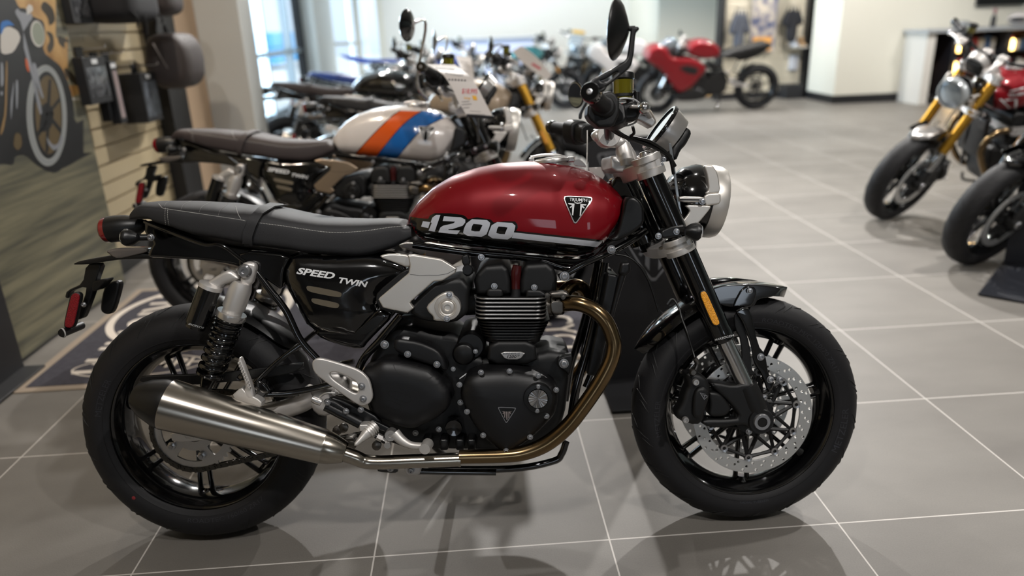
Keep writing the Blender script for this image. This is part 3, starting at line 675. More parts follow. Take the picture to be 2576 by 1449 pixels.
# ---------------------------------------------------------------- seat
stop=Z('a','800,270 830,225 905,140 960,118 1200,118 1560,135 1850,155')+Z('b','100,108 240,112 345,125 520,165 700,195 850,205 1000,208 1200,204 1270,212 1295,250')
sbot=Z('a','800,280 880,322 1000,350 1200,420 1400,455 1700,510 2022,550')+Z('b','300,450 500,485 700,502 900,517 1000,500 1150,450 1295,372')
wp2=[(0,.05),(.03,.085),(.08,.105),(.2,.122),(.4,.128),(.6,.122),(.8,.100),(.93,.080),(1,.070)]
seat=ob('seat',loft(stop,sbot,.035,-.11,wp2,56,56,.45,3.4,5),'leather',hero,sharp=1.2)
bs=bvh_of(seat)
def dashes(c,s,n,wd,m='stitch',sub=10,solid=False):
    P=cat([(a,b,0) for a,b in Z(c,s)],sub); Q=[]; L=[0]
    for a,b in zip(P,P[1:]): L.append(L[-1]+(b-a).length)
    def at(t):
        for i in range(len(L)-1):
            if t<=L[i+1]: return P[i].lerp(P[i+1],(t-L[i])/max(L[i+1]-L[i],1e-9))
        return P[-1]
    bm=bmesh.new()
    for k in range(n):
        a=at(L[-1]*k/n); b=at(L[-1]*(k+(1 if solid else .62))/n); d=(b-a); d=Vector((-d.y,d.x,0)).normalized()*wd/2
        bm.faces.new([bm.verts.new((q.x,-q.y,0)) for q in (a-d,b-d,b+d,a+d)])
    return bm
ob('seat_stitching',drape_bm(join(dashes('a','908,145 940,180 985,190 1250,228 1600,280 1645,292',84,1.5),dashes('b','150,243 330,266 500,292 650,312 780,317 900,310 1000,300 1150,278 1275,268',96,1.5),
  dashes('a','965,180 962,250 968,325',10,1.2),dashes('a','985,185 985,260 998,330',10,1.2),dashes('a','1560,165 1580,230 1605,272',18,1.6)),bs,.0009,cell=40),'stitch',seat)
ob('seat_seams',drape_bm(join(*[dashes('a',s,14,1.1,solid=True) for s in ('955,165 975,135 1020,120','1095,195 1120,150 1185,120','1250,218 1275,170 1345,128','1412,245 1435,190 1510,138')]),bs,.0006,cell=40),mat('seam','#5c5b5a',.7),seat)
ob('seat_strap',drape_bm(poly_px('a','1625,505 1630,380 1680,270 1760,195 1850,160 2010,175 1890,190 1790,250 1740,330 1708,420 1708,515'),bs,.0045,cell=5,thick=.004),'leather',seat)
ob('strap_relief_lines',drape_bm(join(dashes('a','1625,505 1630,380 1680,270 1760,195 1850,160',10,2.4,solid=True),dashes('a','1708,515 1708,420 1740,330 1790,250 1890,190 2010,175',10,2.4,solid=True)),bs,.0012,cell=20),'groove',seat)  # relief of the strap edges painted as dark shade lines
ob('strap_stitching',drape_bm(join(dashes('a','1640,480 1645,390 1690,290 1765,215 1850,180',34,1.1),dashes('a','1695,490 1700,400 1735,310 1790,235 1890,180',34,1.1)),bs,.0060,cell=40),mat('dark_stitch','#0c0c0d',.7),seat)
# ---------------------------------------------------------------- tail
tl=loc(*Z('a','640,360')[0],0); td=(loc(*Z('a','470,370')[0],0)-loc(*Z('a','760,330')[0],0)).normalized()
rt=112*.29674*mpp(*Z('a','500,360')[0],0)
tb=loc(*Z('a','495,362')[0],0)
lamp=ob('tail_light',lathe(tb,-td,[(0,rt*.95),(0,rt),(.02,rt),(.045,rt*.93),(.07,rt*.72),(.09,rt*.4),(.095,0)],40),'satin_black',hero)
ob('tail_lens',lathe(tb,td,[(-.002,rt*.97),(.012,rt*.95),(.018,rt*.8),(.02,0)],40),'red_lens',lamp,label='red lens')
ob('tail_frame',join(pplate('a','780,290 850,300 1240,450 1700,525 2010,570 2000,640 1780,700 1640,700 1500,655 1300,625 1000,608 800,600 830,520 860,470 780,400',-.07,.07,.008,1),
   pplate('b','0,450 400,490 340,600 330,760 240,700 150,640 0,600',-.125,-.09,.006,1)),'gloss_black',hero)
ob('grab_rail',jm(ptube('a','790,295 880,335 1100,420 1300,490 1450,500 1640,640',[-.085,-.095,-.11,-.12,-.125,-.125],5,12,6)),'gloss_black',hero)
ob('rear_fender',pplate('a','165,662 230,628 480,585 640,560 820,570 1000,590 1000,612 600,614 420,640 290,660',-.035,.035,.004,1),'satin_black',hero)
ob('license_lamp',pplate('a','445,545 540,520 740,515 820,520 800,560 600,605 530,610',-.04,-.0,.006,1),mat('clear_plastic','#6a6460',.1,.3,1),hero)
pb=ob('plate_bracket',join(pplate('a','290,655 425,648 375,790 345,900 270,1100 250,1120 205,1130 300,860 250,850 150,890 140,945 108,940 125,880 260,820',-.012,.012,.003,1),
   pplate('a','345,800 455,780 460,800 380,880 340,890',-.02,.02,.003,1),pplate('a','440,830 545,790 585,820 515,1070 460,1088 400,1050',.03,.055,.006,2)),'satin_black',hero)
ob('plate_holder_arm',tube([loc(*Z('a','90,1240')[0],-.06),loc(*Z('a','250,1175')[0],.03)],.011,14),'satin_black',pb)
ob('holder_ring',lathe(loc(*Z('a','98,1237')[0],-.055),(-.5,-.8,-.1),[(0,.0115),(0,.013),(.003,.013),(.003,.0115)],20),'stitch',pb)
rf_=ob('rear_reflector',pplate('a','150,925 165,905 200,890 235,900 250,930 195,1180 165,1205 120,1205 92,1180',-.045,-.03,.004,2),'plastic_black',pb)
ob('reflector_lens',pplate('a','160,930 175,910 200,902 225,912 236,935 185,1175 160,1195 125,1195 102,1172',-.049,-.044,.002,2),'reflector_red',rf_,label='red reflector lens')
bolts('a','272,998',-.035,5,pb)
# ---------------------------------------------------------------- rear shocks
def shock(s):
    ys=-.135
    top=loc(*Z('a','1655,708')[0],ys); bot=loc(*Z('i','712,598')[0],ys); ax_=(bot-top).normalized(); L=(bot-top).length
    k=mpp(600,800,ys); at=lambda t:top+ax_*t
    f=(lambda b:b) if s<0 else mirror
    col=L*.40
    sh=ob('rear_shock',f(join(lathe(at(-.0),ax_,[(.028,.0),(.03,.022),(.05,.027),(.098,.027),(.102,.0235),(.13,.0235),(.13,0)],32),
        pplate('a','1590,770 1600,665 1630,640 1680,638 1722,655 1732,700 1690,850 1600,840',ys-.012,ys+.012,.008,1,r=.25))),'cast_alu',hero)
    ob('shock_bolt',f(lathe(top+Vector((0,-.013,0)),(0,-1,0),[(0,.0),(0,.017),(.004,.017),(.01,.012),(.01,.006),(.006,.005),(.006,0)],28)),'bolt',sh)
    ob('spring_collar',f(lathe(at(col-.012),ax_,[(0,.02),(0,.035),(.003,.036),(.013,.036),(.016,.034),(.016,.02)],36)),'silver',sh)
    ob('damper_body',f(lathe(at(col),ax_,[(0,.02),(L*.45,.02),(L*.45,.016),(L*.47,.016),(L*.47,.0085),(L*.62,.0085)],28)),'silver',sh)
    sp=spring(at(col+.004),at(L-.03),.030,9.5,.0052)
    # progressive winding: compress the upper coils
    for v in sp.verts:
        t=(v.co-at(0)).dot(ax_); t0=col+.004; n=(t-t0)/(L-.034-col); n=max(0,min(1,n)); v.co+=ax_*((t0+(L-.034-col)*n**1.45)-t)*(1 if 0<n<1 else 0)
    ob('coil_spring',f(sp),'gloss_black',sh)
    ob('lower_seat',f(lathe(at(L-.034),ax_,[(0,.01),(0,.034),(.006,.034),(.012,.02),(.04,.014),(.04,0)],28)),'gloss_black',sh)
    r0=loc(*Z('a','1345,850')[0],ys-.01); r1=loc(*Z('a','1215,1190')[0],ys-.01); dd=(r1-r0); LL=dd.length
    ob('shock_reservoir',f(lathe(r0,dd,[(0,0),(.0,.024),(.004,.0265),(LL-.012,.0265),(LL-.010,.0245),(LL,.0235),(LL,0)],32)),'gloss_black',sh)
    ob('reservoir_head',f(join(lathe(r0-dd.normalized()*.012,dd,[(0,0),(0,.018),(.005,.028),(.014,.029),(.014,0)],32),
        pplate('a','1300,810 1420,740 1500,700 1580,760 1580,790 1440,830 1420,870 1330,850',ys-.02,ys+.012,.008,1,r=.25))),'cast_alu',sh)
    if s<0:
        bv=bvh_of([c for c in sh.children if c.name.startswith('shock_reservoir')][0])
        ob('reservoir_lettering',drape_bm(text_px('MARZOCCHI',*Z('a','1158,1168')[0],4.6,16,.2,.98),bv,.0008,0,4),'white_decal',sh)
shock(-1); shock(1)
# ---------------------------------------------------------------- frame tubes
fr_=ob('frame',join(
  jm(ptube('b','130,610 230,740 360,910 470,1130 610,1290',-.125,9,12,6)),
  jm(ptube('i','1250,365 1120,460 985,585',[-.125,-.135,-.14],7,12,4)),
  jm(ptube('i','1020,650 1200,640 1430,590',[-.13,-.12,-.11],8,12,4)),
  jm(ptube('b','1230,950 1080,1130 960,1260 900,1380',[-.12,-.12,-.115,-.11],10,12,5)),
  jm(ptube('e','20,980 200,880 400,790 560,700 650,640',[-.13,-.12,-.1,-.075,-.05],9,12,5)),
  jm(ptube('f','1130,110 1080,400 1010,700 940,950 900,1200',[-.06,-.075,-.09,-.10,-.10],11,12,6)),
  ptube('c','165,1090 700,1165 1200,1212 1700,1262 1950,1275 2130,1230 2250,1110',[-.06]*7,9,12,6)),'gloss_black',hero)
ob('subframe_tubes',join(ptube('f','870,1318 840,1400 780,1450 500,1500 -60,1505',[-.08,-.08,-.08,-.08,-.08],9,12,5),ptube('g','980,1335 1250,1340 1640,1345',-.10,8,12,3),
  ptube('f','1160,150 1150,450 1100,700 1000,950',[-.02,-.03,-.05,-.07],8,10,5),pplate('g','650,1310 820,1300 830,1340 800,1355 660,1345',-.12,-.09,.003)),'gloss_black',fr_)
ob('swing_pivot_lug',pplate('i','960,610 1000,570 1040,590 1070,640 1020,680 975,670',-.15,-.12,.006,1),'gloss_black',fr_)
bolts('e','58,970',-.15,9,fr_); bolts('e','400,776',-.13,8,fr_); bolts('g','718,285',-.15,8,fr_); bolts('f','855,790',-.15,9,fr_); bolts('f','297,72',-.12,6,fr_)
bolts('g','765,1310',-.14,7,fr_)
ob('stand_bracket',pplate('g','880,1300 1010,1300 1020,1330 1000,1370 900,1370 878,1335',-.145,-.12,.004,1),'cast_alu',fr_); bolts('g','935,1325',-.146,7,fr_)
# side stand (far side)
st=ob('side_stand',tube([Vector((.52,.12,.26)),Vector((.60,.20,.12)),Vector((.64,.255,.075))],[.012,.011,.011],12,4),'gloss_black',hero); 
# ---------------------------------------------------------------- side panel
SP='400,492 700,515 1050,505 1240,560 1280,600 1270,650 1100,770 1035,850 1060,925 960,1060 900,1135 545,1062 350,700 340,615'
def P2(c,s,y,it=1,r=.15): return [(q.x,q.y) for q in chaikin(XZ(Z(c,s),y),it,r)]
spn=pillow(P2('b',SP,-.11),-.11,.03,.10,.05,.012)
side=ob('side_panel',[spn.copy(),mirror(spn)],'gloss_black',hero,sharp=1.0); bsp=bvh_of(side)
ob('battery_box',pplate('b','540,1062 880,1065 1060,880 1180,950 980,1150 940,1205 860,1205 640,1140',-.125,.1,.012,1),'gloss_black',hero)
ob('box_recess',pplate('b','880,1075 1040,945 1120,960 990,1085 900,1095',-.1275,-.125,.001,1),'black_decal',hero)
ob('side_lettering',drape_bm(join(text_px('SPEED',*Z('b','437,628')[0],15.5,8.5,.42,1.55,off=.035),text_px('TWIN',*Z('b','750,696')[0],13.5,9,.30,1.4,off=.035)),bsp,.0008,cell=6),'white_decal',side,label='white SPEED TWIN lettering')
for s in ('515,730 530,718 780,768 785,790 770,812 530,765','552,825 568,812 755,850 768,870 750,895 570,855'):
    ob('panel_vent',drape_bm(poly_px('b',s,ch=2),bsp,.0010,cell=6,thick=.001),'mesh_vent',side)
# aluminium cover over the throttle bodies
AC='1285,490 1330,485 1540,520 1655,590 1645,625 1545,685 1480,690 1300,850 1330,892 1280,932 1095,890 1058,822 1290,625 1300,570'
ac=plate([P2('b',AC,-.165,1,.06)],-.165,-.145,.0035,2)
acn=ob('intake_cover',[ac.copy(),mirror(ac)],'brushed',hero,sharp=.6)
ob('crease_shade_lines',drape_bm(join(dashes('b','1300,575 1320,600 1310,640 1480,640 1560,640 1650,595',6,1.2,solid=True),dashes('b','1100,890 1290,925',3,1,solid=True)),bvh_of(acn),.0004,cell=30),'dark_steel',acn)  # crease shade drawn as dark lines on the flat cover
ob('intake_cover_wing',jm(pplate('b','1070,492 1150,475 1300,488 1310,570 1280,585 1180,545 1090,515',-.150,-.135,.004,1)),'brushed',acn)
ob('cover_backing',jm(pplate('b','1050,770 1270,590 1320,620 1320,930 1280,940 1090,915 1040,840',-.150,-.12,.003,1)),'matt_black',acn)
# throttle body housing
ob('throttle_body',join(pplate('b','1320,850 1430,740 1500,690 1690,655 1760,740 1745,800 1745,930 1640,1010 1400,995 1290,930',-.15,.12,.012,1),
   lathe(loc(*Z('f','225,370')[0],-.06),(1,0,0),[(-.02,.035),(.04,.035)],24)),'matt_black',hero)
cap_=loc(*Z('b','1588,885')[0],-.165); rk=100*.33131*mpp(*Z('b','1588,885')[0],-.165)
tcp=ob('throttle_cap',join(lathe(cap_,(0,-1,0),[(-.02,rk),(.0,rk),(.004,rk*.96),(.005,rk*.72),(.003,rk*.66),(.005,rk*.6),(.004,rk*.52),(.006,rk*.45),(.006,rk*.25),(.002,rk*.2),(.002,0)],48),
   pplate('b','1422,880 1500,805 1560,770 1620,765 1640,800 1690,880 1620,960 1600,998 1480,990 1475,955 1440,925',-.165,-.15,.005,1)),'brushed',hero)
bolts('b','1600,790 1583,970',-.172,6,tcp)
# small fittings at the intake
ob('hose_clips',join(pplate('b','1690,500 1740,480 1760,540 1740,600 1700,560',-.12,-.09,.004),pplate('b','1700,580 1770,570 1790,620 1740,660 1700,630',-.13,-.1,.008),lathe(loc(*Z('b','1738,598')[0],-.14),(0,-1,0),[(0,0),(0,.012),(.01,.011),(.01,0)],20)),'plastic_black',hero)
# ---------------------------------------------------------------- engine
YE=-.14
eng=ob('engine_block',join(
  pplate('f','-330,560 -200,520 -60,570 160,600 300,780 700,720 760,700 900,730 900,860 860,1180 760,1340 560,1400 150,1380 -200,1380 -420,1300 -500,1000 -480,800',-.10,.10,.02,1),
  pplate('f','350,640 660,640 680,800 330,800',-.125,.125,.01,1),
  pplate('f','810,760 860,740 920,730 890,880 870,850 810,810',-.13,-.10,.004,1)),'matt_black',hero)
# cylinder barrel with fins: real plates stacked
def finplate(uL,uR,v,y,ydepth,th,rr,m,name,tilt=0):
    a=loc(uL,v,y); b=loc(uR,v+tilt,y); c=(a+b)/2; hw=(b.x-a.x)/2
    out=[]
    for sx,sy,st in ((1,1,0),(-1,1,1),(-1,-1,2),(1,-1,3)):
        for k in range(7):
            t=PI/2*(st+k/6); out.append((sx*0+ (hw-rr)*sx+rr*math.cos(t),(ydepth-rr)*sy+rr*math.sin(t)))
    bm=curve_mesh([out],th/2,th*.25,1)
    for q in bm.verts: q.co=Vector((c.x+q.co.x,q.co.y,c.z+q.co.z+(b.z-a.z)*(q.co.x/(2*hw))))
    return bm,out,c,hw
finb=[];fine=[]
for k,v in enumerate((352,379,406,433,459,485)):
    (uL,vv),(uR,_)=Z('f',f'255,{v} 740,{v}')
    bm,out,c,hw=finplate(uL,uR,vv,YE,.14,.0055,.03,'','')
    finb.append(bm)
    b2,_,_,_=finplate(uL-1,uR+1,vv+.3,YE,.1425,.0036,.03,'',''); fine.append(b2)
barrel=ob('cylinder_head',join(pplate('f','275,345 720,345 720,500 275,500',-.125,.125,.01),*finb),'satin_black',hero)
ob('polished_fin_edges',join(*fine),'silver',barrel)
fb=[]
for k,v in enumerate(range(515,670,21)):
    x0=262+k*6+(10 if k>5 else 0); x1=765-k*9
    (uL,vv),(uR,_)=Z('f',f'{x0},{v} {x1},{v}'); fb.append(finplate(uL,uR,vv,YE,.138-k*.003,.0035,.04,'','')[0])
ob('cylinder_barrel',join(pplate('f','300,500 720,500 690,690 340,690',-.115,.115,.02),*fb),'satin_black',hero)
cc=[]
for s,y0 in (('245,235 262,185 320,128 440,118 480,150 500,235 500,330 262,332',-.125),('555,235 575,150 600,118 740,108 790,150 812,215 805,330 555,330',-.125),('470,240 600,240 600,335 470,335',-.10)):
    cc.append(pplate('f',s,y0,-y0,.013,1,r=.12,res=3))
cam_=ob('cam_cover',join(*cc),'matt_black',hero)
ob('cam_cover_lugs',join(pplate('f','332,345 335,285 440,285 447,345',-.138,-.11,.006,1),pplate('f','598,340 602,292 690,292 735,320 735,345 600,345',-.138,-.11,.006,1)),'matt_black',cam_)
bolts('f','385,268 655,276',-.135,6,cam_)
ob('spark_plug_cap',ptube('f','540,130 532,180 530,240 530,285',-.12,[11,13,11,11],16,4),'red_plug',hero,label='dark red spark plug cap')
ob('plug_boot',ptube('f','530,280 530,330 525,350',-.12,[10,12,14],16,3),'rubber',hero)
ob('head_tube',ptube('f','700,95 900,150 1060,60',[-.1,-.09,-.07],9,12,4),'gloss_black',hero)
# badge on the cylinder base
nb=ob('engine_plaque',pplate('f','418,712 600,712 560,765 460,765',-.135,-.128,.002,1),'silver',hero,label='silver 1200 plaque'); bnb=bvh_of(nb)
ob('plaque_lettering',drape_bm(join(text_px('BONNEVILLE',*Z('f','442,728')[0],3.4,0,.1,1.5),text_px('1200',*Z('f','466,752')[0],6.6,0,.25,1.3),text_px('HP',*Z('f','540,742')[0],3,0,.2,1)),bnb,.0007,cell=8),'black_decal',nb)
# right hand engine cover
EC='160,955 200,875 290,838 480,828 680,862 795,930 822,1010 795,1130 740,1190 640,1290 520,1370 462,1397 415,1370 310,1285 215,1150 155,1010'
ecv=ob('engine_cover',pillow(P2('f',EC,-.165,2,.2),-.165,.030,.07,.07,.008),'cover_black',hero,sharp=1.2); bec=bvh_of(ecv)
em=ob('cover_emblem',drape_bm(poly_px('f','412,1082 528,1086 532,1096 472,1188 462,1190 410,1092',ch=1,r=.15),bec,.0006,cell=6,thick=.0012),'gray_decal',ecv)
ob('emblem_field',drape_bm(poly_px('f','420,1088 522,1091 525,1096 470,1180 463,1181 417,1094',ch=1,r=.15),bec,.0022,cell=6),'black_decal',ecv)
ob('emblem_flag',drape_bm(join(poly_px('f','436,1110 460,1112 458,1158 452,1150 452,1122 446,1130 440,1126 448,1118'),poly_px('f','506,1113 480,1112 480,1160 487,1150 488,1122 496,1130 500,1126 492,1118'),poly_px('f','463,1112 475,1112 474,1168 467,1168')),bec,.0028,cell=6),mat('emblem_red','#8f8482',.4,.4),ecv)
oc=loc(*Z('f','680,1025')[0],-.198); ro=99*.37258*mpp(*Z('f','680,1025')[0],-.198)
ring=ob('oil_filler_ring',lathe(oc,(0,-1,0),[(-.02,ro),(.0,ro),(.003,ro*.97),(.004,ro*.70),(.001,ro*.68)],48),'satin_black',ecv)
co_=bmesh.new(); cv=co_.verts.new(oc+Vector((0,-.0048,0))); rg=[co_.verts.new(oc+Vector((ro*.65*math.cos(2*PI*k/44),-.0042-.0016*rnd0.random(),ro*.65*math.sin(2*PI*k/44)))) for k in range(44)]
for k in range(44): co_.faces.new((cv,rg[k],rg[(k+1)%44]))
bmesh.ops.recalc_face_normals(co_,faces=co_.faces)
for f_ in co_.faces:
    if f_.normal.y>0: f_.normal_flip()
ob('brushed_disc',co_,mat('coin','#c6c6c8',.25,1,aniso=.9),ecv,label='bright radially brushed disc',sharp=.01)
bolts('f','682,946 675,1107',-.2,5,ecv)
bolts('f','295,850 488,842 682,872 150,933 803,968 201,1115 738,1145 310,1275 627,1287 465,1380',-.185,5.5,ecv)
# left rear cover (clutch/sprocket cover)
CC='520,495 600,470 700,407 830,412 950,440 1100,480 1190,560 1260,650 1282,730 1240,820 1130,905 985,972 890,972 760,930 660,885 590,800'
ccv=ob('sprocket_cover',pillow(P2('g',CC,-.155,2,.15),-.155,.026,.05,.06,.008),'cover_black',hero,sharp=1.2); bcc=bvh_of(ccv)
def outline_px(c,s,w=1.8,ch=2):
    P=chaikin([(x,-y) for x,y in Z(c,s)],ch,.25); n=len(P); cx=sum(p.x for p in P)/n; cy=sum(p.y for p in P)/n; inn=[]
    for i,p in enumerate(P):
        t=(P[(i+1)%n]-P[i-1]).normalized(); nn=Vector((t.y,-t.x)); 
        if nn.dot(Vector((cx,cy))-p)<0: nn=-nn
        inn.append(p+nn*w)
    return curve_mesh([P,inn])
ob('relief_shade_lines',drape_bm(join(outline_px('g','740,680 760,665 800,668 930,710 942,740 925,772 880,768 750,715'),outline_px('g','702,760 715,742 750,742 850,780 856,805 835,832 800,828 715,795'),
   outline_px('g','780,450 800,437 1000,470 1110,530 1118,560 1020,596 830,545')),bcc,.0006,cell=6),mat('relief_shade','#050505',.6),ccv)  # relief shading painted as dark outlines on the smooth cover
ob('upper_case_bolts',join(pplate('g','800,230 1000,260 1160,330 1220,420 1240,520 1150,480 900,400 780,330',-.15,-.10,.01,1)),'cover_black',ccv)
bolts('g','908,365 1150,450',-.155,6.5,ccv); bolts('g','1165,988 973,1018 1345,765',-.12,5.5,eng)
ob('starter_motor',join(lathe(loc(*Z('g','1370,370')[0],-.13),(0,1,0),[(0,0),(0,.022),(.006,.028),(.2,.028)],28),lathe(loc(*Z('g','1430,300')[0],-.115),(0,1,0),[(0,0),(.0,.03),(.02,.036),(.2,.036)],32)),'satin_black',eng)
bolts('g','1470,342 1285,488',-.135,4.5,eng)
ob('oil_sight',lathe(loc(*Z('g','1290,975')[0],-.135),(0,-1,0),[(-.02,.022),(0,.022),(.004,.02),(.003,.012),(.0,.0)],28),'gloss_black',eng)
ob('case_ribs',join(*[box(loc(*Z('g',f'{x},1090')[0],-.12),(.022,.05,.03),None,.006) for x in (1075,1215,1345,1440)]),'satin_black',eng)
ob('warning_sticker',drape_bm(join(poly_px('g','1412,505 1492,475 1496,490 1416,518'),poly_px('g','1335,565 1395,520 1398,530 1338,572')),bvh_of(eng),.001,cell=8),'white_decal',eng)
# radiator between the downtubes
ob('radiator',join(box(((loc(*Z('f','1085,450')[0],-.0).x),0,loc(*Z('f','1085,480')[0],0).z),(.03,.22,.26),Matrix.Rotation(.22,3,'Y'),.006)),'satin_black',hero)
ob('radiator_hose',join(ptube('e','500,880 470,1000 430,1150 400,1260',[-.11]*4,[11,8,6,6],14,5),pplate('e','470,870 540,865 545,930 510,975 450,960',-.125,-.09,.008,1)),'satin_black',hero)
# ---------------------------------------------------------------- exhaust
ex=ob('exhaust_pipe',ptube('f','822,398 870,385 960,388 1060,430 1140,510 1185,620 1190,700 1165,790 1090,930 980,1090 870,1225 740,1330 600,1390 450,1412 150,1420',
   [-.14,-.15,-.165,-.175,-.18,-.18,-.18,-.18,-.18,-.18,-.18,-.18,-.18,-.18,-.18],[19.5]*6+[20]*6+[19,18,17.5],28,8),'bronze_pipe',hero,label='bronze tinted header pipe')
ob('exhaust_midpipe',ptube('g','1335,1238 1000,1250 700,1262 560,1255 480,1225 380,1190',[-.18,-.18,-.18,-.18,-.185,-.19],[17.5,17.5,17.5,18,19,20],28,8),'steel_tube',ex,label='plain steel middle pipe')
ob('pipe_band',ptube('g','1332,1238 1350,1238',[-.18,-.18],[18.4,18.4],28,0),'steel_tube',ex)
ob('exhaust_pipe_left',mirror(ptube('f','822,398 870,385 960,388 1060,430 1140,510 1185,620 1190,700 1165,790 1090,930 980,1090 870,1225 740,1330 600,1390 450,1412 150,1420',-.13,19,20,5)),'bronze_pipe',ex)
ob('second_header',ptube('f','840,345 880,285 930,262 985,285 1000,345',[-.02,-.02,-.01,.0,.03],17,20,6),'bronze_pipe',ex)
cl=[]
Pc=loc(*Z('f','815,395')[0],-.145); 
dcl=(loc(*Z('f','870,388')[0],-.15)-Pc).normalized()
for t in (-.022,-.010,.002): cl.append(lathe(Pc+dcl*t,dcl,[(0,.019),(0,.0245),(.008,.0245),(.008,.019)],24))
cl+=[pplate('f','755,310 870,300 900,340 850,350 770,345',-.175,-.15,.006,1),pplate('f','760,370 850,365 852,460 770,455',-.172,-.165,.004,1)]
ob('header_clamp',join(*cl),'dark_steel',ex); bolts('f','850,342 742,328',-.178,4.5,ex,m='dark_steel')
s0=loc(*Z('g','300,1150')[0],-.195); 
A=Z('i','1480,985')[0]; B=Z('i','1372,945')[0]; C_=Z('i','490,705')[0]
YM=-.195
pa=loc(*A,YM); pbb=loc(*B,YM); pc_=loc(*C_,YM-.02); 
rB=97*.44872*mpp(*B,YM); rC=144*.44872*mpp(*C_,YM-.02)
axm=(pc_-pbb).normalized(); Lm=(pc_-pbb).length
silencer=ob('silencer',lathe(pbb,axm,[(0,rB*.9),(0,rB*.985),(.003,rB),(Lm*.5,(rB+rC)/2+.001),(Lm-.002,rC),(Lm,rC-.001),(Lm,rC*.9)],72),'steel_can',hero,label='brushed steel silencer')
rA=62*.44872*mpp(*A,YM)
ob('silencer_cone',lathe(pbb,-axm,[(-.001,rB*.96),(0,rB*.97),(.02,rB*.9),((pa-pbb).length,rA),((pa-pbb).length+.003,rA*.9)],64),'steel_tube',silencer)
ob('silencer_end_cap',lathe(pc_,axm,[(-.004,rC*.995),(.012,rC*.97),(.05,rC*.74),(.075,rC*.48),(.078,rC*.40),(.06,rC*.38),(.03,rC*.36),(.03,0)],56),'satin_black',silencer)
ob('end_cap_slot',pplate('i','372,665 385,650 440,655 445,672 430,690 385,690',YM-.058,YM-.035,.004,1),'hole',silencer)
ob('silencer_bracket',pplate('i','845,665 905,610 930,640 1020,690 1020,725 960,720',YM+.02,YM+.05,.003,1),'cast_alu',silencer)
ob('silencer_left',mirror(lathe(pbb,axm,[(0,rB*.9),(0,rB),(Lm,rC),(Lm,rC*.9)],48)),'steel_can',silencer)
ob('silencer_end_cap',mirror(lathe(pc_,axm,[(-.004,rC*.995),(.012,rC*.97),(.05,rC*.74),(.075,rC*.48),(.06,0)],40)),'satin_black',silencer)
# ---------------------------------------------------------------- sprocket, chain, swingarm
YS=-.085
sc=loc(*Z('i','600,878')[0],YS)
# keep the sprocket on the wheel axle
sc=Vector((CR.x,YS,CR.z))
def sprocket(c,ro,teeth,holes):
    out=[]
    for k in range(teeth*4):
        a=2*PI*k/(teeth*4); r=ro+(.005 if k%4 in (0,1) else -.003); out.append((c.x+r*math.cos(a),c.z+r*math.sin(a)))
    hs=[circ(c.x,c.z,.03,24)]
    for k in range(5):
        a0=2*PI*k/5+.3; h=[]
        for t in range(9): a=a0+.85*t/8; h.append((c.x+ro*.80*math.cos(a),c.z+ro*.80*math.sin(a)))
        for t in range(8,-1,-1): a=a0+.85*t/8; h.append((c.x+ro*.52*math.cos(a),c.z+ro*.52*math.sin(a)))
        hs.append([(q.x,q.y) for q in chaikin(h,1)])
    return plate([out]+hs,c.y-.003,c.y+.003,.0006,1)
spk=ob('rear_sprocket',sprocket(sc,.103,42,5),'silver',hero)
for k in range(5):
    a=2*PI*k/5-.05; P=sc+Vector((.068*math.cos(a),-.004,.068*math.sin(a)))
    ob('sprocket_nut',lathe(P,(0,-1,0),[(0,0),(0,.011),(.006,.011),(.008,.006),(.012,.005),(.012,0)],6),'bolt',spk)
fs=Vector((.52,YS,.345)); r1=.105; r2=.036
dx=fs-sc; dist=math.hypot(dx.x,dx.z); th=math.atan2(dx.z,dx.x); al=math.asin((r1-r2)/dist)
path=[]
def add_arc(c,r,a0,a1,n):
    for k in range(n+1): a=a0+(a1-a0)*k/n; path.append(Vector((c.x+r*math.cos(a),YS,c.z+r*math.sin(a))))
add_arc(sc,r1,th+PI/2-al+0,th-PI/2+al+2*PI,40); 
add_arc(fs,r2,th-PI/2+al,th+PI/2-al,14); path.append(path[0])
LL=[0]
for a,b in zip(path,path[1:]): LL.append(LL[-1]+(b-a).length)
def onp(t):
    t%=LL[-1]
    for i in range(len(LL)-1):
        if t<=LL[i+1]: f=(t-LL[i])/max(LL[i+1]-LL[i],1e-9); return path[i].lerp(path[i+1],f)
    return path[-1].copy()
NL=int(LL[-1]/.0159); lk=[]
for k in range(NL):
    p=onp(k*LL[-1]/NL); q=onp((k+1)*LL[-1]/NL); d=(q-p).normalized(); off=.0065 if k%2 else .0045
    for s in (-1,1):
        nn=Vector((-d.z,0,d.x)); 
        o1=[]
        for j in range(16):
            a=2*PI*j/16; cx=(p if math.cos(a)<0 else q); v=cx+d*math.cos(a)*.0068+nn*math.sin(a)*(.0068 if abs(math.cos(a))>.3 else .0055); o1.append((v.x,v.z))
        lk.append(plate([o1],YS+s*off-.001,YS+s*off+.001,0,1))
    lk.append(lathe(p-Vector((0,.0095,0)),(0,1,0),[(0,0),(0,.003),(.019,.003),(.019,0)],8))
ob('drive_chain',join(*lk),'chain',hero)
sa=ob('swingarm',jm(join(ptube('i','1320,640 1250,690 1120,740 1000,760',[-.075]*4,[26,27,24,22],24,4),pplate('i','1270,640 1340,610 1440,640 1440,760 1350,790 1290,740',-.10,-.05,.016,1,r=.25))),'cast_alu',hero)
ob('axle_plate',join(pplate([(p[0],p[1]) for p in Z('i','470,850 600,840 900,800 1080,760 1080,800 900,850 640,925 480,925')] and 'i','500,860 760,830 1080,760 1080,800 760,905 520,925',-.115,-.098,.004,1),lathe(sc+Vector((0,-.02,0)),(0,-1,0),[(0,0),(0,.018),(.012,.018),(.012,.011),(.004,.010),(.004,0)],6)),'cast_alu',sa)
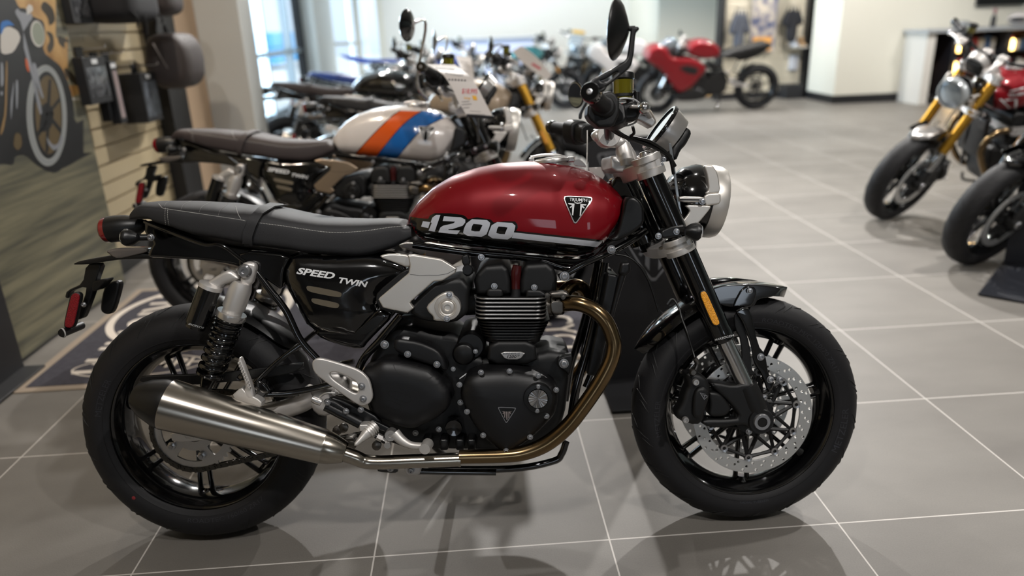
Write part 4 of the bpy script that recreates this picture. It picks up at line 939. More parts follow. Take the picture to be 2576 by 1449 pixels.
ob('chain_guard',pplate('i','325,575 350,547 640,540 880,522 1255,470 1250,500 1180,540 860,580 640,600 400,603',-.115,-.105,.003,1,holes=['880,560 900,540 920,540 900,575']),'satin_black',hero)
ob('rear_hugger',arcfender(CR,RR+.012,math.radians(35),math.radians(80),.075,.003,20,.012),'satin_black',hero)
# pillion peg, heel plate, master cylinder, pedal
pg=ob('pillion_peg',join(pplate('i','885,465 893,445 905,450 965,610 980,680 940,682 918,650 930,600',-.175,-.155,.005,1)),'cast_alu',hero)
ob('peg_teeth',join(*[box(loc(*Z('i',f'{902+k*6.4:.0f},{470+k*15.5:.0f}')[0],-.17),(.005,.024,.006),None,.001) for k in range(10)]),'cast_alu',pg)
bolts('i','990,628',-.15,7,hero,m='dark_steel')
hp=ob('heel_plate',pplate('g','112,430 145,402 195,398 500,490 592,575 622,715 600,770 545,797 488,790 150,545 115,485',-.193,-.181,.004,2,holes=['255,532 285,514 360,530 475,588 498,640 494,690 455,690 288,578']),'cast_alu',hero)
bolts('g','527,630 540,735',-.192,7,hp)
ob('rearset_plate',pplate('g','240,740 300,720 620,860 700,940 640,1020 520,960 400,940 250,850',-.165,-.145,.006,1),'satin_black',hero)
mcx=ob('rear_master_cylinder',join(tube([loc(*Z('g','230,790')[0],-.17),loc(*Z('g','520,940')[0],-.17)],.0135,18),pplate('g','200,750 280,745 420,830 390,865 230,800',-.18,-.16,.006,1)),'satin_black',hero)
bolts('g','243,765 398,838 520,825',-.182,6,mcx)
ob('banjo_fitting',join(lathe(loc(*Z('g','155,750')[0],-.17),(1,0,-.5),[(-.012,0),(-.012,.008),(0,.01),(.012,.008),(.012,0)],14),ptube('g','180,720 230,690 330,690',[-.165]*3,3,8,4)),'silver',mcx)
pr_=ob('foot_peg',join(lathe(loc(*Z('g','590,1000')[0],-.185),(-.55,-.5,-.45),[(-.02,.0),(-.02,.014),(.0,.017),(.014,.012),(.03,.008),(.045,.005),(.05,0)],14),box(loc(*Z('g','555,960')[0],-.18),(.022,.03,.016),None,.003)),'cast_alu',hero)
ob('peg_ribs',join(*[lathe(loc(*Z('g','590,1000')[0],-.185)+Vector((-.55,-.5,-.45)).normalized()*t,(-.55,-.5,-.45),[(0,.014),(.0,.0185),(.0025,.0185),(.0025,.014)],14) for t in (-.014,-.008,-.002,.004)]),'cast_alu',pr_)
pd=ob('brake_pedal',join(tube([loc(*Z('g','800,1020')[0],-.18),loc(*Z('g','860,1080')[0],-.185),loc(*Z('g','940,1120')[0],-.19),loc(*Z('g','1060,1130')[0],-.195)],[.014,.012,.009,.009],14,5),lathe(loc(*Z('g','1062,1130')[0],-.205),(0.1,1,0),[(-.018,0),(-.018,.013),(.018,.014),(.018,0)],16)),'cast_alu',hero)
ob('pedal_pivot',lathe(loc(*Z('g','765,1040')[0],-.19),(0,-1,0),[(-.02,.014),(0,.0145),(.003,.013),(.003,.005),(.001,.004),(.001,0)],26),'silver',pd)
ob('pedal_linkage',join(tube([loc(*Z('g','640,1040')[0],-.18),loc(*Z('g','760,1110')[0],-.18)],.007,8),pplate('g','600,900 700,950 820,1010 810,1040 700,1010 600,960',-.175,-.16,.004,1)),'satin_black',pd)
ob('linkage_clevis',join(lathe(loc(*Z('g','655,1045')[0],-.182),(1,0,-.62),[(0,0),(0,.009),(.014,.009),(.014,.006),(.03,.006),(.03,0)],6),lathe(loc(*Z('g','745,1110')[0],-.19),(0,-1,0),[(0,0),(0,.008),(.01,.008),(.01,0)],14)),'silver',pd)
ob('lower_fittings',join(*[lathe(loc(*Z('g',f'{x},{y}')[0],-.12),(0,-1,0),[(0,0),(0,.012),(.01,.012),(.012,.008),(.012,0)],10) for x,y in ((330,990),(450,1110),(655,1115),(380,970))],pplate('g','380,1060 470,1050 480,1130 400,1120',-.13,-.10,.004)),'dark_steel',hero)
# ================================================================== COPIES OF THE MOTORCYCLE
base=lambda n:n.split('.')[0]
def copy_bike(M,st,over=None,skip=(),**tags):
    over=over or {}; root=empty('motorcycle',M,**tags); S=steer(st); made={}
    def cp(o,par,top):
        if base(o.name) in skip or (o.get('_f') and 'far' in skip): return
        c=o.copy(); COL.objects.link(c); c.parent=par
        if top and o.get('_s'): c.matrix_basis=S@HS.inverted()@o.matrix_basis
        for sl in c.material_slots:
            k=over.get((base(o.name),sl.material.name),over.get(base(o.name),over.get(sl.material.name)))
            if k: sl.link='OBJECT'; sl.material=MT[k]
        if 'label' in c: del c['label']
        made.setdefault(base(o.name),[]).append(c)
        for ch in kids.get(o.name,()): cp(ch,c,False)
    for ch in kids[hero.name]: cp(ch,root,True)
    return root,made
kids={}
for o in list(bpy.data.objects):
    if o.parent: kids.setdefault(o.parent.name,[]).append(o)
LITE={'tire_lettering','paint_dot','disc_rivets','strap_stitching','seat_seams','reservoir_lettering','fork_lettering','caliper_emblem','warning_sticker','plastic_tie','relief_shade_lines',
 'tank_number','tank_lower_paint','brake_line_banjo','hose_clips','lower_fittings','plaque_lettering','stand_bracket'}
BARM={'mirror_arm'}
# --- white one right behind
wh,wm=copy_bike(Matrix.Translation((0,0,.008))@pose(-1.466,1.648,-.0864,.1016),.12,{'red_paint':'white_paint','leather':'leather_brown','intake_cover':'warm_cover','intake_cover_wing':'warm_cover','throttle_cap':'matt_black','side_reflector':'satin_black'},LITE|BARM,
  label='white motorcycle with orange and blue tank stripes, directly behind the red one',cat_='motorcycle',group=None)
def mirror_unit(root,y,base_pt,head,n,m='chrome'):
    P=[Vector((base_pt[0],y*.62,base_pt[1])),Vector((base_pt[0]-.03,y*.8,base_pt[1]+.07)),Vector((head[0]+.07,y*.97,head[1]+.005)),Vector((head[0]+.01,y,head[1]))]
    a=ob('mirror_stem',tube(P,.0055,10,6),m,root); b,g=mirror_head(Vector((head[0],y,head[1])),n,.054,.058,.022)
    ob('mirror_shell',b,'gloss_black' if m!='chrome' else 'gloss_black',a); ob('mirror_glass',g,'mirror_glass',a)
FR[3]=wh.matrix_world.copy() if False else Matrix.Translation((0,0,.008))@pose(-1.466,1.648,-.0864,.1016); FI[3]=FR[3].inverted()
ZC['y']=(1480,100,.20963); ZC['v']=(640,160,.25621)
wt=wm['fuel_tank'][0]; bw=bvh_of(wt)
ob('orange_stripe',drape_bm(poly_px('v','925,955 1180,680 1370,500 1430,465 1640,470 1560,520 1420,640 1160,955'),bw,.001,3,4),'orange_paint',wt,label='orange diagonal stripe')
ob('blue_stripe',drape_bm(poly_px('v','1160,955 1420,640 1560,520 1650,465 1780,480 1900,520 1720,600 1600,690 1370,960'),bw,.001,3,4),'blue_paint',wt,label='blue diagonal stripe')
ob('stripe_edging',drape_bm(join(dashes('v','925,955 1180,680 1370,500 1430,465',8,2,solid=True),dashes('v','1160,955 1420,640 1560,520 1650,465',8,2,solid=True),dashes('v','1370,960 1600,690 1720,600 1880,525',8,2,solid=True)),bw,.0014,3,10),'black_decal',wt)
mirror_unit(wh,-.36,(1.02,.98),(*(lambda p:(p.x,p.z))(loc(*Z('k','598,235')[0],-.36,3)),),(.93,-.38,-.1))
mirror_unit(wh,.36,(1.02,.98),(*(lambda p:(p.x,p.z))(loc(*Z('k','598,235')[0],-.36,3)),),(1,.18,-.1))
# --- the row behind
PE=pose(-1.138,3.158,-.049,.141); PD=pose(-1.854,4.85,-.033,.161); PFm=pose(-1.812,6.262,-.042,.121); PG=pose(-1.45,8.3,-.03,.12)
FR[4]=PE; FI[4]=PE.inverted(); 
SK=LITE|BARM|{'stripe','tank_badge','badge_field','badge_lettering'}
mat('beige_paint','#a3917c',.3,.1,.8); mat('teal_paint','#3d7f80',.3,.2,.8)
e_,em_=copy_bike(PE,.0,{'red_paint':'beige_paint','fork_leg':'gold','leather':'leather','side_panel':'gloss_black'},SK,label='motorcycle with gold fork legs and beige tank, second behind the red one',cat_='motorcycle')
ob('rear_guard',arcfender(CR,RR+.02,math.radians(20),math.radians(170),.09,.003,40,.016),'chrome',e_,label='chrome rear mudguard')
mirror_unit(e_,-.36,(1.02,.98),(.99,1.12),(1,-.18,-.1)); mirror_unit(e_,.36,(1.02,.98),(.99,1.12),(1,.18,-.1))
d_,dm_=copy_bike(PD,.0,{'red_paint':'gloss_black','leather':'leather_brown'},SK,label='black motorcycle with long brown seat and orange rear indicator, in the row by the windows',cat_='motorcycle')
ob('rear_marker',box((-.36,-.05,.80),(.03,.05,.03),None,.008),mat('orange_lens','#e0502a',.3),d_)
mirror_unit(d_,-.36,(1.02,.98),(.99,1.12),(1,-.18,-.1))
f_,fm_=copy_bike(PFm,.0,{'red_paint':'dark_grey_paint','leather':'blue_plastic','fork_leg':'gold'},SK,label='motorcycle with a blue seat, fourth behind the red one',cat_='motorcycle')
g_,gm_=copy_bike(PG,.0,{'red_paint':'blue_plastic','leather':'dark_grey_paint'},SK|{'rear_fender','plate_bracket','rear_reflector','tail_light','plate_holder_arm'},label='blue off-road motorcycle with a high pointed tail, farthest of the row',cat_='motorcycle')
ob('tail_fender',plate([[(q.x,q.y) for q in chaikin([(-.52,1.02),(-.3,.90),(.2,.83),(.5,.86),(.3,.92),(-.1,.93)],2)]],-.06,.06,.01),'blue_plastic',g_)
h_,hm_=copy_bike(pose(-.2,10.2,-.03,.12),.0,{'red_paint':'teal_paint'},SK,label='motorcycle with a teal tank far behind the gold fork one',cat_='motorcycle')
# --- right side
PA=pose(3.818,3.038,-3.058,.243); PB=pose(3.742,2.063,-3.076,.217); FR[5]=PA; FI[5]=PA.inverted()
a_,am_=copy_bike(PA,.375,{'fork_leg':'gold','front_fender':'silver','leather':'leather','headlight_ring':'grey_paint','silver':'cast_alu'},SK|{'indicator'},
  label='red motorcycle with gold fork legs facing the camera, at the right edge',cat_='motorcycle')
at_=am_['fuel_tank'][0]; ba=bvh_of(at_)
ob('tank_lettering',drape_bm(join(text_px('TRIUMPH',*Z('w','1310,770')[0],8,-8,.1,1),poly_px('w','1240,785 1262,785 1360,890 1362,790 1285,800 1285,788 1382,785 1378,918'),poly_px('w','1325,718 1440,690 1440,700 1325,728')),ba,.0015,5,5),'white_decal',at_)
b_,bm_=copy_bike(PB,.311,{'red_paint':'dark_grey_paint'},SK|{'indicator'},label='black motorcycle half hidden by a dark display stand, nearest at the right edge',cat_='motorcycle')
# --- far sport bikes
PS=pose(3.81,9.05,PI-.02,.12); FR[6]=PS; FI[6]=PS.inverted()
SPK=SK|{'headlight','handlebar','switch_housing','fluid_reservoir','brake_lever','instrument','seat','tail_light','tail_frame','rear_fender','plate_bracket','rear_reflector','grab_rail','fuel_tank','filler_cap','intake_cover','side_panel','silencer','side_reflector','plate_holder_arm','indicator','rear_shock','license_lamp','cam_cover','brake_hose','fork_cable','battery_box','tank_side_cover'}
def sport(M,fr,col,seatm,label,st=0):
    root,m=copy_bike(M,st,{'fork_leg':'gold'} if col!='red_paint' else {},SPK,label=label,cat_='motorcycle')
    def pl(name,s,y0,y1,mm,h=.03):
        P=[(q.x,q.y) for q in chaikin(XZ(Z('y',s),y0,6),2)]
        b=pillow([(x,z) for x,z in P],-y0,h,.06,(y0-y1),.02); 
        for v in b.verts: v.co.y=-v.co.y
        bmesh.ops.reverse_faces(b,faces=b.faces); return b
    f=pl('fairing','700,225 740,120 850,70 930,110 1000,225 1300,225 1430,345 1350,435 1250,560 1100,645 1020,560 900,380 760,290',.17,.14,col)
    ob('fairing',[f,mirror(f)],col,root)
    ob('fairing_nose',pl('n','690,230 740,110 860,60 960,110 990,230 900,300 760,290',.14,-.14,col),col,root)
    ob('fairing_vent',plate([[(q.x,q.y) for q in chaikin(XZ(Z('y','1080,340 1190,305 1330,350 1290,425 1180,400'),.2,6),1)]],.17,.205,.004),'plastic_black',root)
    ob('nose_lamp',plate([[(q.x,q.y) for q in chaikin(XZ(Z('y','770,200 840,180 870,230 800,250'),.175,6),1)]],.15,.178,.004),'glass_lens',root)
    ob('windscreen',pl('n','840,80 1000,-40 1100,20 1080,90 960,130',.07,-.07,'glass_lens'),'glass_lens',root)
    ob('fuel_tank',pl('n','1190,120 1230,50 1340,10 1480,10 1590,110 1570,210 1400,235 1230,200',.12,-.12,col,.05),col,root)
    ob('seat',pl('n','1580,190 1750,120 1950,70 2150,20 2180,60 2060,140 1850,215 1650,235',.10,-.10,seatm),seatm,root)
    ob('tail_unit',pl('n','1750,210 2000,130 2200,30 2210,80 2000,220 1800,260',.06,-.06,'plastic_black'),'plastic_black',root)
    ob('belly_pan',pl('n','1080,640 1300,560 1420,620 1400,720 1100,740 1000,690',.13,-.13,'plastic_black'),'plastic_black',root)
    return root
sport(PS,6,'red_paint','plastic_black','red faired sport motorcycle seen from its left side, far back on the tile floor')
sport(pose(3.3,10.75,PI-.15,.12),6,'white_paint','plastic_black','white faired motorcycle with gold forks behind the red sport one')
yl,_=copy_bike(pose(2.0,12.75,-2.0,.15),.1,{'red_paint':'grey_paint','front_fender':'grey_paint'},SK,label='grey motorcycle with a yellow panel facing the camera left of the red sport one',cat_='motorcycle')
ob('front_cowl',join(box((1.28,0,.98),(.12,.26,.22),Matrix.Rotation(-.4,3,'Y'),.04)),'grey_paint',yl); ob('yellow_panel',box((1.22,0,1.13),(.1,.22,.05),None,.02),mat('yellow_paint','#d9a51a',.3),yl)
# ================================================================== FLOOR
T=.61
def floor_mat():
    m=bpy.data.materials.new('porcelain_tile'); m.use_nodes=True; nt=m.node_tree; b=nt.nodes['Principled BSDF']; L=nt.links.new; N=nt.nodes.new
    tc=N('ShaderNodeTexCoord'); sp=N('ShaderNodeSeparateXYZ'); L(tc.outputs['Object'],sp.inputs[0])
    def mth(op,a,bv=None):
        n=N('ShaderNodeMath'); n.operation=op
        for i,x in enumerate((a,bv)):
            if x is None: continue
            if isinstance(x,(int,float)): n.inputs[i].default_value=x
            else: L(x,n.inputs[i])
        return n.outputs[0]
    g=[]
    ids=[]
    for ax in ('X','Y'):
        d=mth('DIVIDE',sp.outputs[ax],T); fr=mth('FRACT',mth('ADD',d,100.5)); ids.append(mth('FLOOR',mth('ADD',d,.0)))
        g.append(mth('LESS_THAN',mth('ABSOLUTE',mth('SUBTRACT',fr,.5)),.0021/T))
    grout=mth('MAXIMUM',g[0],g[1])
    cb=N('ShaderNodeCombineXYZ'); L(ids[0],cb.inputs[0]); L(ids[1],cb.inputs[1])
    wn=N('ShaderNodeTexWhiteNoise'); wn.noise_dimensions='2D'; L(cb.outputs[0],wn.inputs['Vector'])
    n1=N('ShaderNodeTexNoise'); n1.inputs['Scale'].default_value=2.2; n1.inputs['Detail'].default_value=6
    mp=N('ShaderNodeMapping'); L(tc.outputs['Object'],mp.inputs[0]); mp.inputs['Scale'].default_value=(1,2.2,1); ad=N('ShaderNodeVectorMath'); ad.operation='ADD'; L(mp.outputs[0],ad.inputs[0])
    s2=N('ShaderNodeVectorMath'); s2.operation='SCALE'; s2.inputs['Scale'].default_value=9; L(wn.outputs['Color'],s2.inputs[0]); L(s2.outputs[0],ad.inputs[1]); L(ad.outputs[0],n1.inputs['Vector'])
    n2=N('ShaderNodeTexNoise'); n2.inputs['Scale'].default_value=260; n2.inputs['Detail'].default_value=2; L(tc.outputs['Object'],n2.inputs['Vector'])
    f=mth('ADD',mth('MULTIPLY',n1.outputs['Fac'],.8),mth('ADD',mth('MULTIPLY',n2.outputs['Fac'],.35),mth('MULTIPLY',wn.outputs['Value'],.12)))
    mr=N('ShaderNodeMapRange'); L(f,mr.inputs[0]); mr.inputs[1].default_value=.35; mr.inputs[2].default_value=.95
    mx=N('ShaderNodeMix'); mx.data_type='RGBA'; L(mr.outputs[0],mx.inputs['Factor']); mx.inputs['A'].default_value=srgb('#5d5954'); mx.inputs['B'].default_value=srgb('#77736d')
    m2=N('ShaderNodeMix'); m2.data_type='RGBA'; L(grout,m2.inputs['Factor']); L(mx.outputs['Result'],m2.inputs['A']); m2.inputs['B'].default_value=srgb('#bfbab4')
    L(m2.outputs['Result'],b.inputs['Base Color']); b.inputs['Roughness'].default_value=.52; b.inputs['Specular IOR Level'].default_value=.5
    bp=N('ShaderNodeBump'); bp.inputs['Strength'].default_value=.12; bp.inputs['Distance'].default_value=.002; L(n2.outputs['Fac'],bp.inputs['Height']); L(bp.outputs[0],b.inputs['Normal'])
    MT['tile']=m
floor_mat()
X0,X1,Y0,Y1,ZT=-3.33,13.,-7.,15.,3.5
def S(name,bm,m,kind='structure',**k): o=ob(name,bm,m); return tag(o,kind=kind,**k)
def bx(x0,x1,y0,y1,z0,z1,bev=0): return box(((x0+x1)/2,(y0+y1)/2,(z0+z1)/2),(x1-x0,y1-y0,z1-z0),None,bev)
S('floor',bx(X0-.1,X1,Y0,Y1+.1,-.1,0),'tile')
S('ceiling',bx(X0-.1,X1,Y0,Y1,ZT,ZT+.1),mat('ceiling_paint','#b9b6b0',.8))
mat('wall_white','#d9d8d2',.7,bump=(60,.05)); mat('wall_cream','#d6d3c6',.7,bump=(60,.05)); mat('wall_warm_lit','#c9ad90',.7,bump=(60,.05)); mat('col_grey','#cbccc8',.7,bump=(60,.05))
mat('trim_black','#141416',.5); mat('frame_metal','#8d969c',.4,.6); mat('slat','#b8a888',.42,.0,.2); mat('asphalt','#c9c6c2',.9); 
# left: slat wall, black post, pillar, window wall
def slatwall(x,y0,y1,z0,z1,facing=1,pitch=.1):
    """horizontal grooved boards"""
    prof=[]; z=z0
    while z<z1-1e-6:
        t=min(z+pitch,z1); prof+= [(0,z+.005),(0,t-.008),(-.018,t-.008),(-.018,t+.005)] ; z=t
    bm=bmesh.new(); A=[bm.verts.new((x+facing*p,y0,q)) for p,q in prof]; B=[bm.verts.new((x+facing*p,y1,q)) for p,q in prof]
    for i in range(len(prof)-1): bm.faces.new((A[i],A[i+1],B[i+1],B[i]))
    bmesh.ops.recalc_face_normals(bm,faces=bm.faces); return bm
sl=slatwall(-2.36,-1.5,3.58,.12,3.4); S('wall_left',join(sl,bx(-2.5,-2.38,-1.5,3.58,0,ZT)),'slat')
S('trim_1',bx(-2.5,-2.27,3.55,3.87,0,ZT),'trim_black'); S('baseboard_left',bx(-2.37,-2.34,-1.5,3.55,0,.11),'trim_black')
S('wall_pillar_warm_lit',bx(-3.33,-2.30,3.87,4.395,0,ZT),'wall_warm_lit'); S('wall_pillar',bx(-3.33,-1.98,4.40,4.75,0,ZT),'col_grey')  # warm light on the first pillar face is put into its beige colour
S('wall_left_lower',bx(-3.43,-3.33,4.75,15,0,.12),'frame_metal')
wf=ob('window_1',bx(-3.38,-3.28,4.7,15,ZT-.25,ZT),'frame_metal'); tag(wf,kind='structure')
for i,(y,w_) in enumerate(((6.0,.07),(7.4,.07),(8.8,.07),(10.2,.09),(11.88,.09),(12.9,.22))): S('trim_%d'%(i+2),bx(-3.40,-3.27,y-w_/2,y+w_/2,.1,ZT-.2),'frame_metal' if w_<.2 else 'trim_black')
S('trim_9',bx(-3.37,-3.29,4.75,13,.95,1.02),'frame_metal')
def glassm():
    m=bpy.data.materials.new('window_glass'); m.use_nodes=True; nt=m.node_tree; nt.nodes.clear(); N=nt.nodes.new
    o=N('ShaderNodeOutputMaterial'); mx=N('ShaderNodeMixShader'); t=N('ShaderNodeBsdfTransparent'); t.inputs[0].default_value=(.93,.97,.98,1); g=N('ShaderNodeBsdfGlossy'); g.inputs['Roughness'].default_value=.02
    mx.inputs[0].default_value=.07; nt.links.new(t.outputs[0],mx.inputs[1]); nt.links.new(g.outputs[0],mx.inputs[2]); nt.links.new(mx.outputs[0],o.inputs[0]); MT['glass']=m
glassm()
S('window_2',bx(-3.335,-3.325,4.75,13.,.1,ZT-.25),'glass')
S('wall_corner',bx(-3.43,-3.05,13.0,15,0,ZT),'wall_white')
# far wall with a window
S('wall_far',join(bx(-2.0,3.95,15,15.15,0,ZT),bx(-3.4,-3.1,15,15.15,0,ZT),bx(-3.1,-2.0,15,15.15,0,.1)),'wall_white')
S('window_3',bx(-3.1,-2.0,15.05,15.06,.1,ZT),'glass'); S('trim_10',join(bx(-2.6,-2.5,14.97,15.1,.1,ZT),bx(-2.12,-2.0,14.97,15.1,.1,ZT),bx(-3.1,-2.5,14.98,15.08,1.0,1.06)),'wall_cream')
S('wall_far_right',bx(3.25,13,12.5,12.65,0,ZT),'wall_cream'); S('wall_return',bx(3.25,3.35,12.65,15,0,ZT),'wall_cream')
sr=slatwall(10.5,3.70,5.2,.1,3.4); 
for v in sr.verts: v.co=Vector((v.co.y,20.93-v.co.x,v.co.z))
bmesh.ops.recalc_face_normals(sr,faces=sr.faces)
mat('slat_light','#cbc2ae',.5); S('wall_display',join(sr,bx(3.7,5.2,10.45,10.6,0,ZT)),'slat_light'); S('baseboard_display',bx(3.7,5.1,10.40,10.44,0,.1),'trim_black')
S('trim_11',bx(5.06,5.18,10.28,10.55,0,ZT),'trim_black'); S('trim_12',bx(3.68,3.76,10.35,10.55,0,ZT),'trim_black')
S('wall_right_block',bx(5.06,13,9.22,10.1,.12,ZT),'wall_cream'); S('baseboard_right',bx(5.05,13,9.21,10.11,0,.12),'trim_black')
S('wall_right',bx(12.9,13,-7,9.2,0,ZT),'wall_cream')
S('wall_back',join(bx(-8,-1.9,-7.1,-7,0,ZT),bx(-.9,1.9,-7.1,-7,0,ZT),bx(3.0,13,-7.1,-7,0,ZT),bx(-1.9,-.9,-7.1,-7,0,.9),bx(1.9,3.0,-7.1,-7,0,.9),bx(-1.9,-.9,-7.1,-7,2.4,ZT),bx(1.9,3.0,-7.1,-7,2.4,ZT)),mat('wall_grey','#a09c96',.8))
S('wall_left_back',join(bx(-3.43,-3.33,-7,-1.5,0,ZT),bx(-3.4,-2.4,-1.6,-1.5,0,ZT)),'wall_grey')
# outside
S('ground',bx(-40,-3.45,-10,60,-.15,-.05),'asphalt')
tg=S('ground_back',bx(-40,40,-30,-7.2,-.15,-.05),'asphalt')
aw=tag(ob('parked_trailer',join(bx(-10.6,-7.7,29,33,.15,.75,.05),bx(-10.5,-7.8,29.1,33,.77,1.35,.05)),mat('bright_blue','#1f9ad6',.5)),'bright blue trailer standing outside beyond the windows','trailer')
tag(ob('building',join(bx(-30,-6,45,60,-.05,3.4)),mat('building_wall','#cfd3da',.9)),'pale building across the yard outside the windows','building')
# ================================================================== THINGS IN THE SHOWROOM
mat('mat_pile','#302e36',.95,bump=(900,.8),var=(60,'#3b3941')); mat('mat_edge','#8a7c6c',.7); mat('mat_white','#c9bfb3',.9)
MATX0,MATX1,MATY0,MATY1=-2.10,.36,1.13,2.24
mt=ob('floor_mat',bx(MATX0,MATX1,MATY0,MATY1,0,.006),'mat_pile'); tag(mt,'dark grey showroom floor mat with white ring and lettering under the white motorcycle','floor mat')
ob('mat_border',join(bx(MATX0-.04,MATX1+.04,MATY0-.04,MATY0,0,.004),bx(MATX0-.04,MATX1+.04,MATY1,MATY1+.04,0,.004),bx(MATX0-.04,MATX0,MATY0,MATY1,0,.004),bx(MATX1,MATX1+.04,MATY0,MATY1,0,.004)),'mat_edge',mt)
def flat(polys,z,h=.0006):
    bm=curve_mesh(polys,h/2); 
    for v in bm.verts: v.co.z+=z
    return bm
def text_w(s,h,M,ext=.0005,wf=1):
    cu=bpy.data.curves.new('t','FONT'); cu.body=s; cu.resolution_u=3; cu.extrude=ext; cu.offset=.01
    o=bpy.data.objects.new('t',cu); me=bpy.data.meshes.new_from_object(o); bpy.data.objects.remove(o); bpy.data.curves.remove(cu)
    bm=bmesh.new(); bm.from_mesh(me); bpy.data.meshes.remove(me)
    for v in bm.verts: v.co.x*=h/.69*wf; v.co.y*=h/.69
    bmesh.ops.transform(bm,matrix=M,verts=bm.verts); return bm
cx,cy=-1.66,1.88
ell=lambda rx,ry,ox,oy:[(ox+rx*math.cos(2*PI*k/60),oy+ry*math.sin(2*PI*k/60)) for k in range(60)]
Rz=lambda a:Matrix.Rotation(a,4,'Z')
ob('mat_emblem',join(flat([circ(cx,cy,.43,64),circ(cx,cy,.395,64)],.0065),flat([ell(.27,.10,-1.72,1.27),ell(.262,.092,-1.72,1.27)],.0065),
  text_w('TRIUMPH',.08,Matrix.Translation((-1.93,1.24,.0065))@Rz(0)),text_w('TRIUMPH',.24,Matrix.Translation((-1.97,2.2,.0065))@Rz(-PI/2),wf=.68),
  text_w('MOTORCYCLES',.13,Matrix.Translation((-.02,2.18,.0065))@Rz(-PI/2),wf=.9)),'mat_white',mt)
# display stands: a vertical blade bent out into a foot
mat('stand_black','#131316',.5); mat('stand_blue_black','#16181f',.45)
def stand(name,M,w,h,foot,m,label,logo=None,group=None):
    bm=join(box((0,0,h/2),(w,.012,h),None,.002),box((0,-foot/2,.008),(w,foot,.010),None,.002)); bmesh.ops.transform(bm,matrix=M,verts=bm.verts)
    o=ob(name,bm,m); tag(o,label,'display stand',group)
    if logo:
        lx,lz,s=logo; L=M@Matrix.Translation((lx,-.0075,lz))@Matrix.Rotation(PI/2,4,'X')
        tri=chaikin([(-.16*s,0),(.16*s,0),(0,-.27*s)],2,.12); tri2=chaikin([(-.148*s,-.008*s),(.148*s,-.008*s),(0,-.252*s)],2,.12)
        b=join(curve_mesh([tri,tri2],.0005),text_w('TRIUMPH',.032*s,Matrix.Translation((-.095*s,-.05*s,0)),wf=1.1),
           curve_mesh([[(-.10*s,-.07*s),(-.02*s,-.07*s),(-.02*s,-.19*s),(-.04*s,-.16*s),(-.04*s,-.10*s),(-.06*s,-.12*s),(-.07*s,-.11*s),(-.055*s,-.085*s),(-.09*s,-.085*s)]],.0005),
           curve_mesh([[(.10*s,-.07*s),(.02*s,-.07*s),(.02*s,-.19*s),(.04*s,-.16*s),(.04*s,-.10*s),(.06*s,-.12*s),(.07*s,-.11*s),(.055*s,-.085*s),(.09*s,-.085*s)]],.0005))
        bmesh.ops.transform(b,matrix=L,verts=b.verts); ob('stand_emblem',b,'gray_decal',o,label='pale triangular emblem')
TR=Matrix.Translation
stand('display_stand',TR((.30,.88,0)),.34,.67,.24,'stand_black','black display stand behind the red motorcycle front fork',(.02,.585,.8))
stand('display_stand',TR((.52,2.42,0)),.38,.68,.24,'stand_black','black display stand beyond the white motorcycle, seen behind the red tank nose',(-.02,.60,.85))
stand('display_stand',TR((-2.215,1.16,0))@Rz(PI/2),.33,.45,.09,'stand_black','black display stand at the left edge in front of the picture board')
stand('display_stand',TR((2.552,1.858,0))@Rz(-PI/4),.26,1.0,.62,'stand_blue_black','dark display stand at the right edge in front of the black motorcycle')
# ------------------------------------------------------------------ picture board on the left
def streak(name,a,b,sc,scale,rough=.5,c3=None):
    m=mat(name,a,rough,var=(sc,b,scale)); nt=m.node_tree
    return m
streak('print_road','#7c775f','#4d4c3f',3.2,(.2,.5,9)); streak('print_rock','#8a6128','#b8935a',5,(1,1.3,.8))
mat('print_black','#08090d',.45); mat('print_dark','#14161c',.45); mat('print_white','#b9b4ad',.45); mat('print_tyre_white','#8f9290',.45); mat('print_silver','#7f8288',.45); mat('print_blue','#1262a8',.45)
mat('print_bronze','#80653c',.45); mat('print_orange','#b5501e',.45); mat('print_glass','#7f8576',.45); mat('print_brown','#5a4a2c',.45); mat('print_shade','#2b2210',.45)
board=ob('picture_board',bx(-2.275,-2.25,.45,2.385,.015,2.9,.002),'print_road'); tag(board,'large printed picture board of a motorcycle on a rocky road, standing at the left','picture board')
ob('board_plinth',bx(-2.30,-2.26,.45,2.36,0,.03),'trim_black',board)
bb_=bvh_of(board)
def prt(c,polys,m,lay,ch=1,r=.2,name='picture_print'):
    pp=[polys] if isinstance(polys,str) else polys
    ob(name,drape_bm(join(*[poly_px(c,s,ch=ch,r=r) if isinstance(s,str) else poly_px(c,*s,ch=ch,r=r) for s in pp]),bb_,.0004*lay,2,30),m,board)
prt('m','-3000,-60 430,-60 480,0 590,560 630,700 530,735 -3000,735','print_rock',1,0)
prt('m',['330,0 400,60 420,160 370,200 360,130 300,60','340,230 400,250 410,350 370,410 350,360 380,300','420,40 470,20 500,200 470,150 430,120','430,260 520,300 560,420 500,380 440,330','480,500 560,560 600,660 540,620 490,570'],'print_shade',1.6,2)
prt('m','535,738 628,725 632,748 540,755','print_white',2,0)
prt('m','-900,-60 90,-60 140,60 190,60 215,110 260,130 330,160 340,250 320,390 420,470 490,560 550,740 560,935 660,890 690,1010 725,1140 600,1200 520,1250 380,1305 280,1250 190,1165 110,1180 100,1248 0,1230 -700,1400 -900,900','print_black',2.5)
EL=lambda cx_,cy_,rx,ry,t=0:[(ZC['m'][0]+(cx_+rx*math.cos(a)*math.cos(t)-ry*math.sin(a)*math.sin(t))/3,(cy_+rx*math.cos(a)*math.sin(t)+ry*math.sin(a)*math.cos(t))/3) for a in (2*PI*k/56 for k in range(56))]
prt('m',[[EL(392,878,160,425,-.04)]],'print_black',3,0)
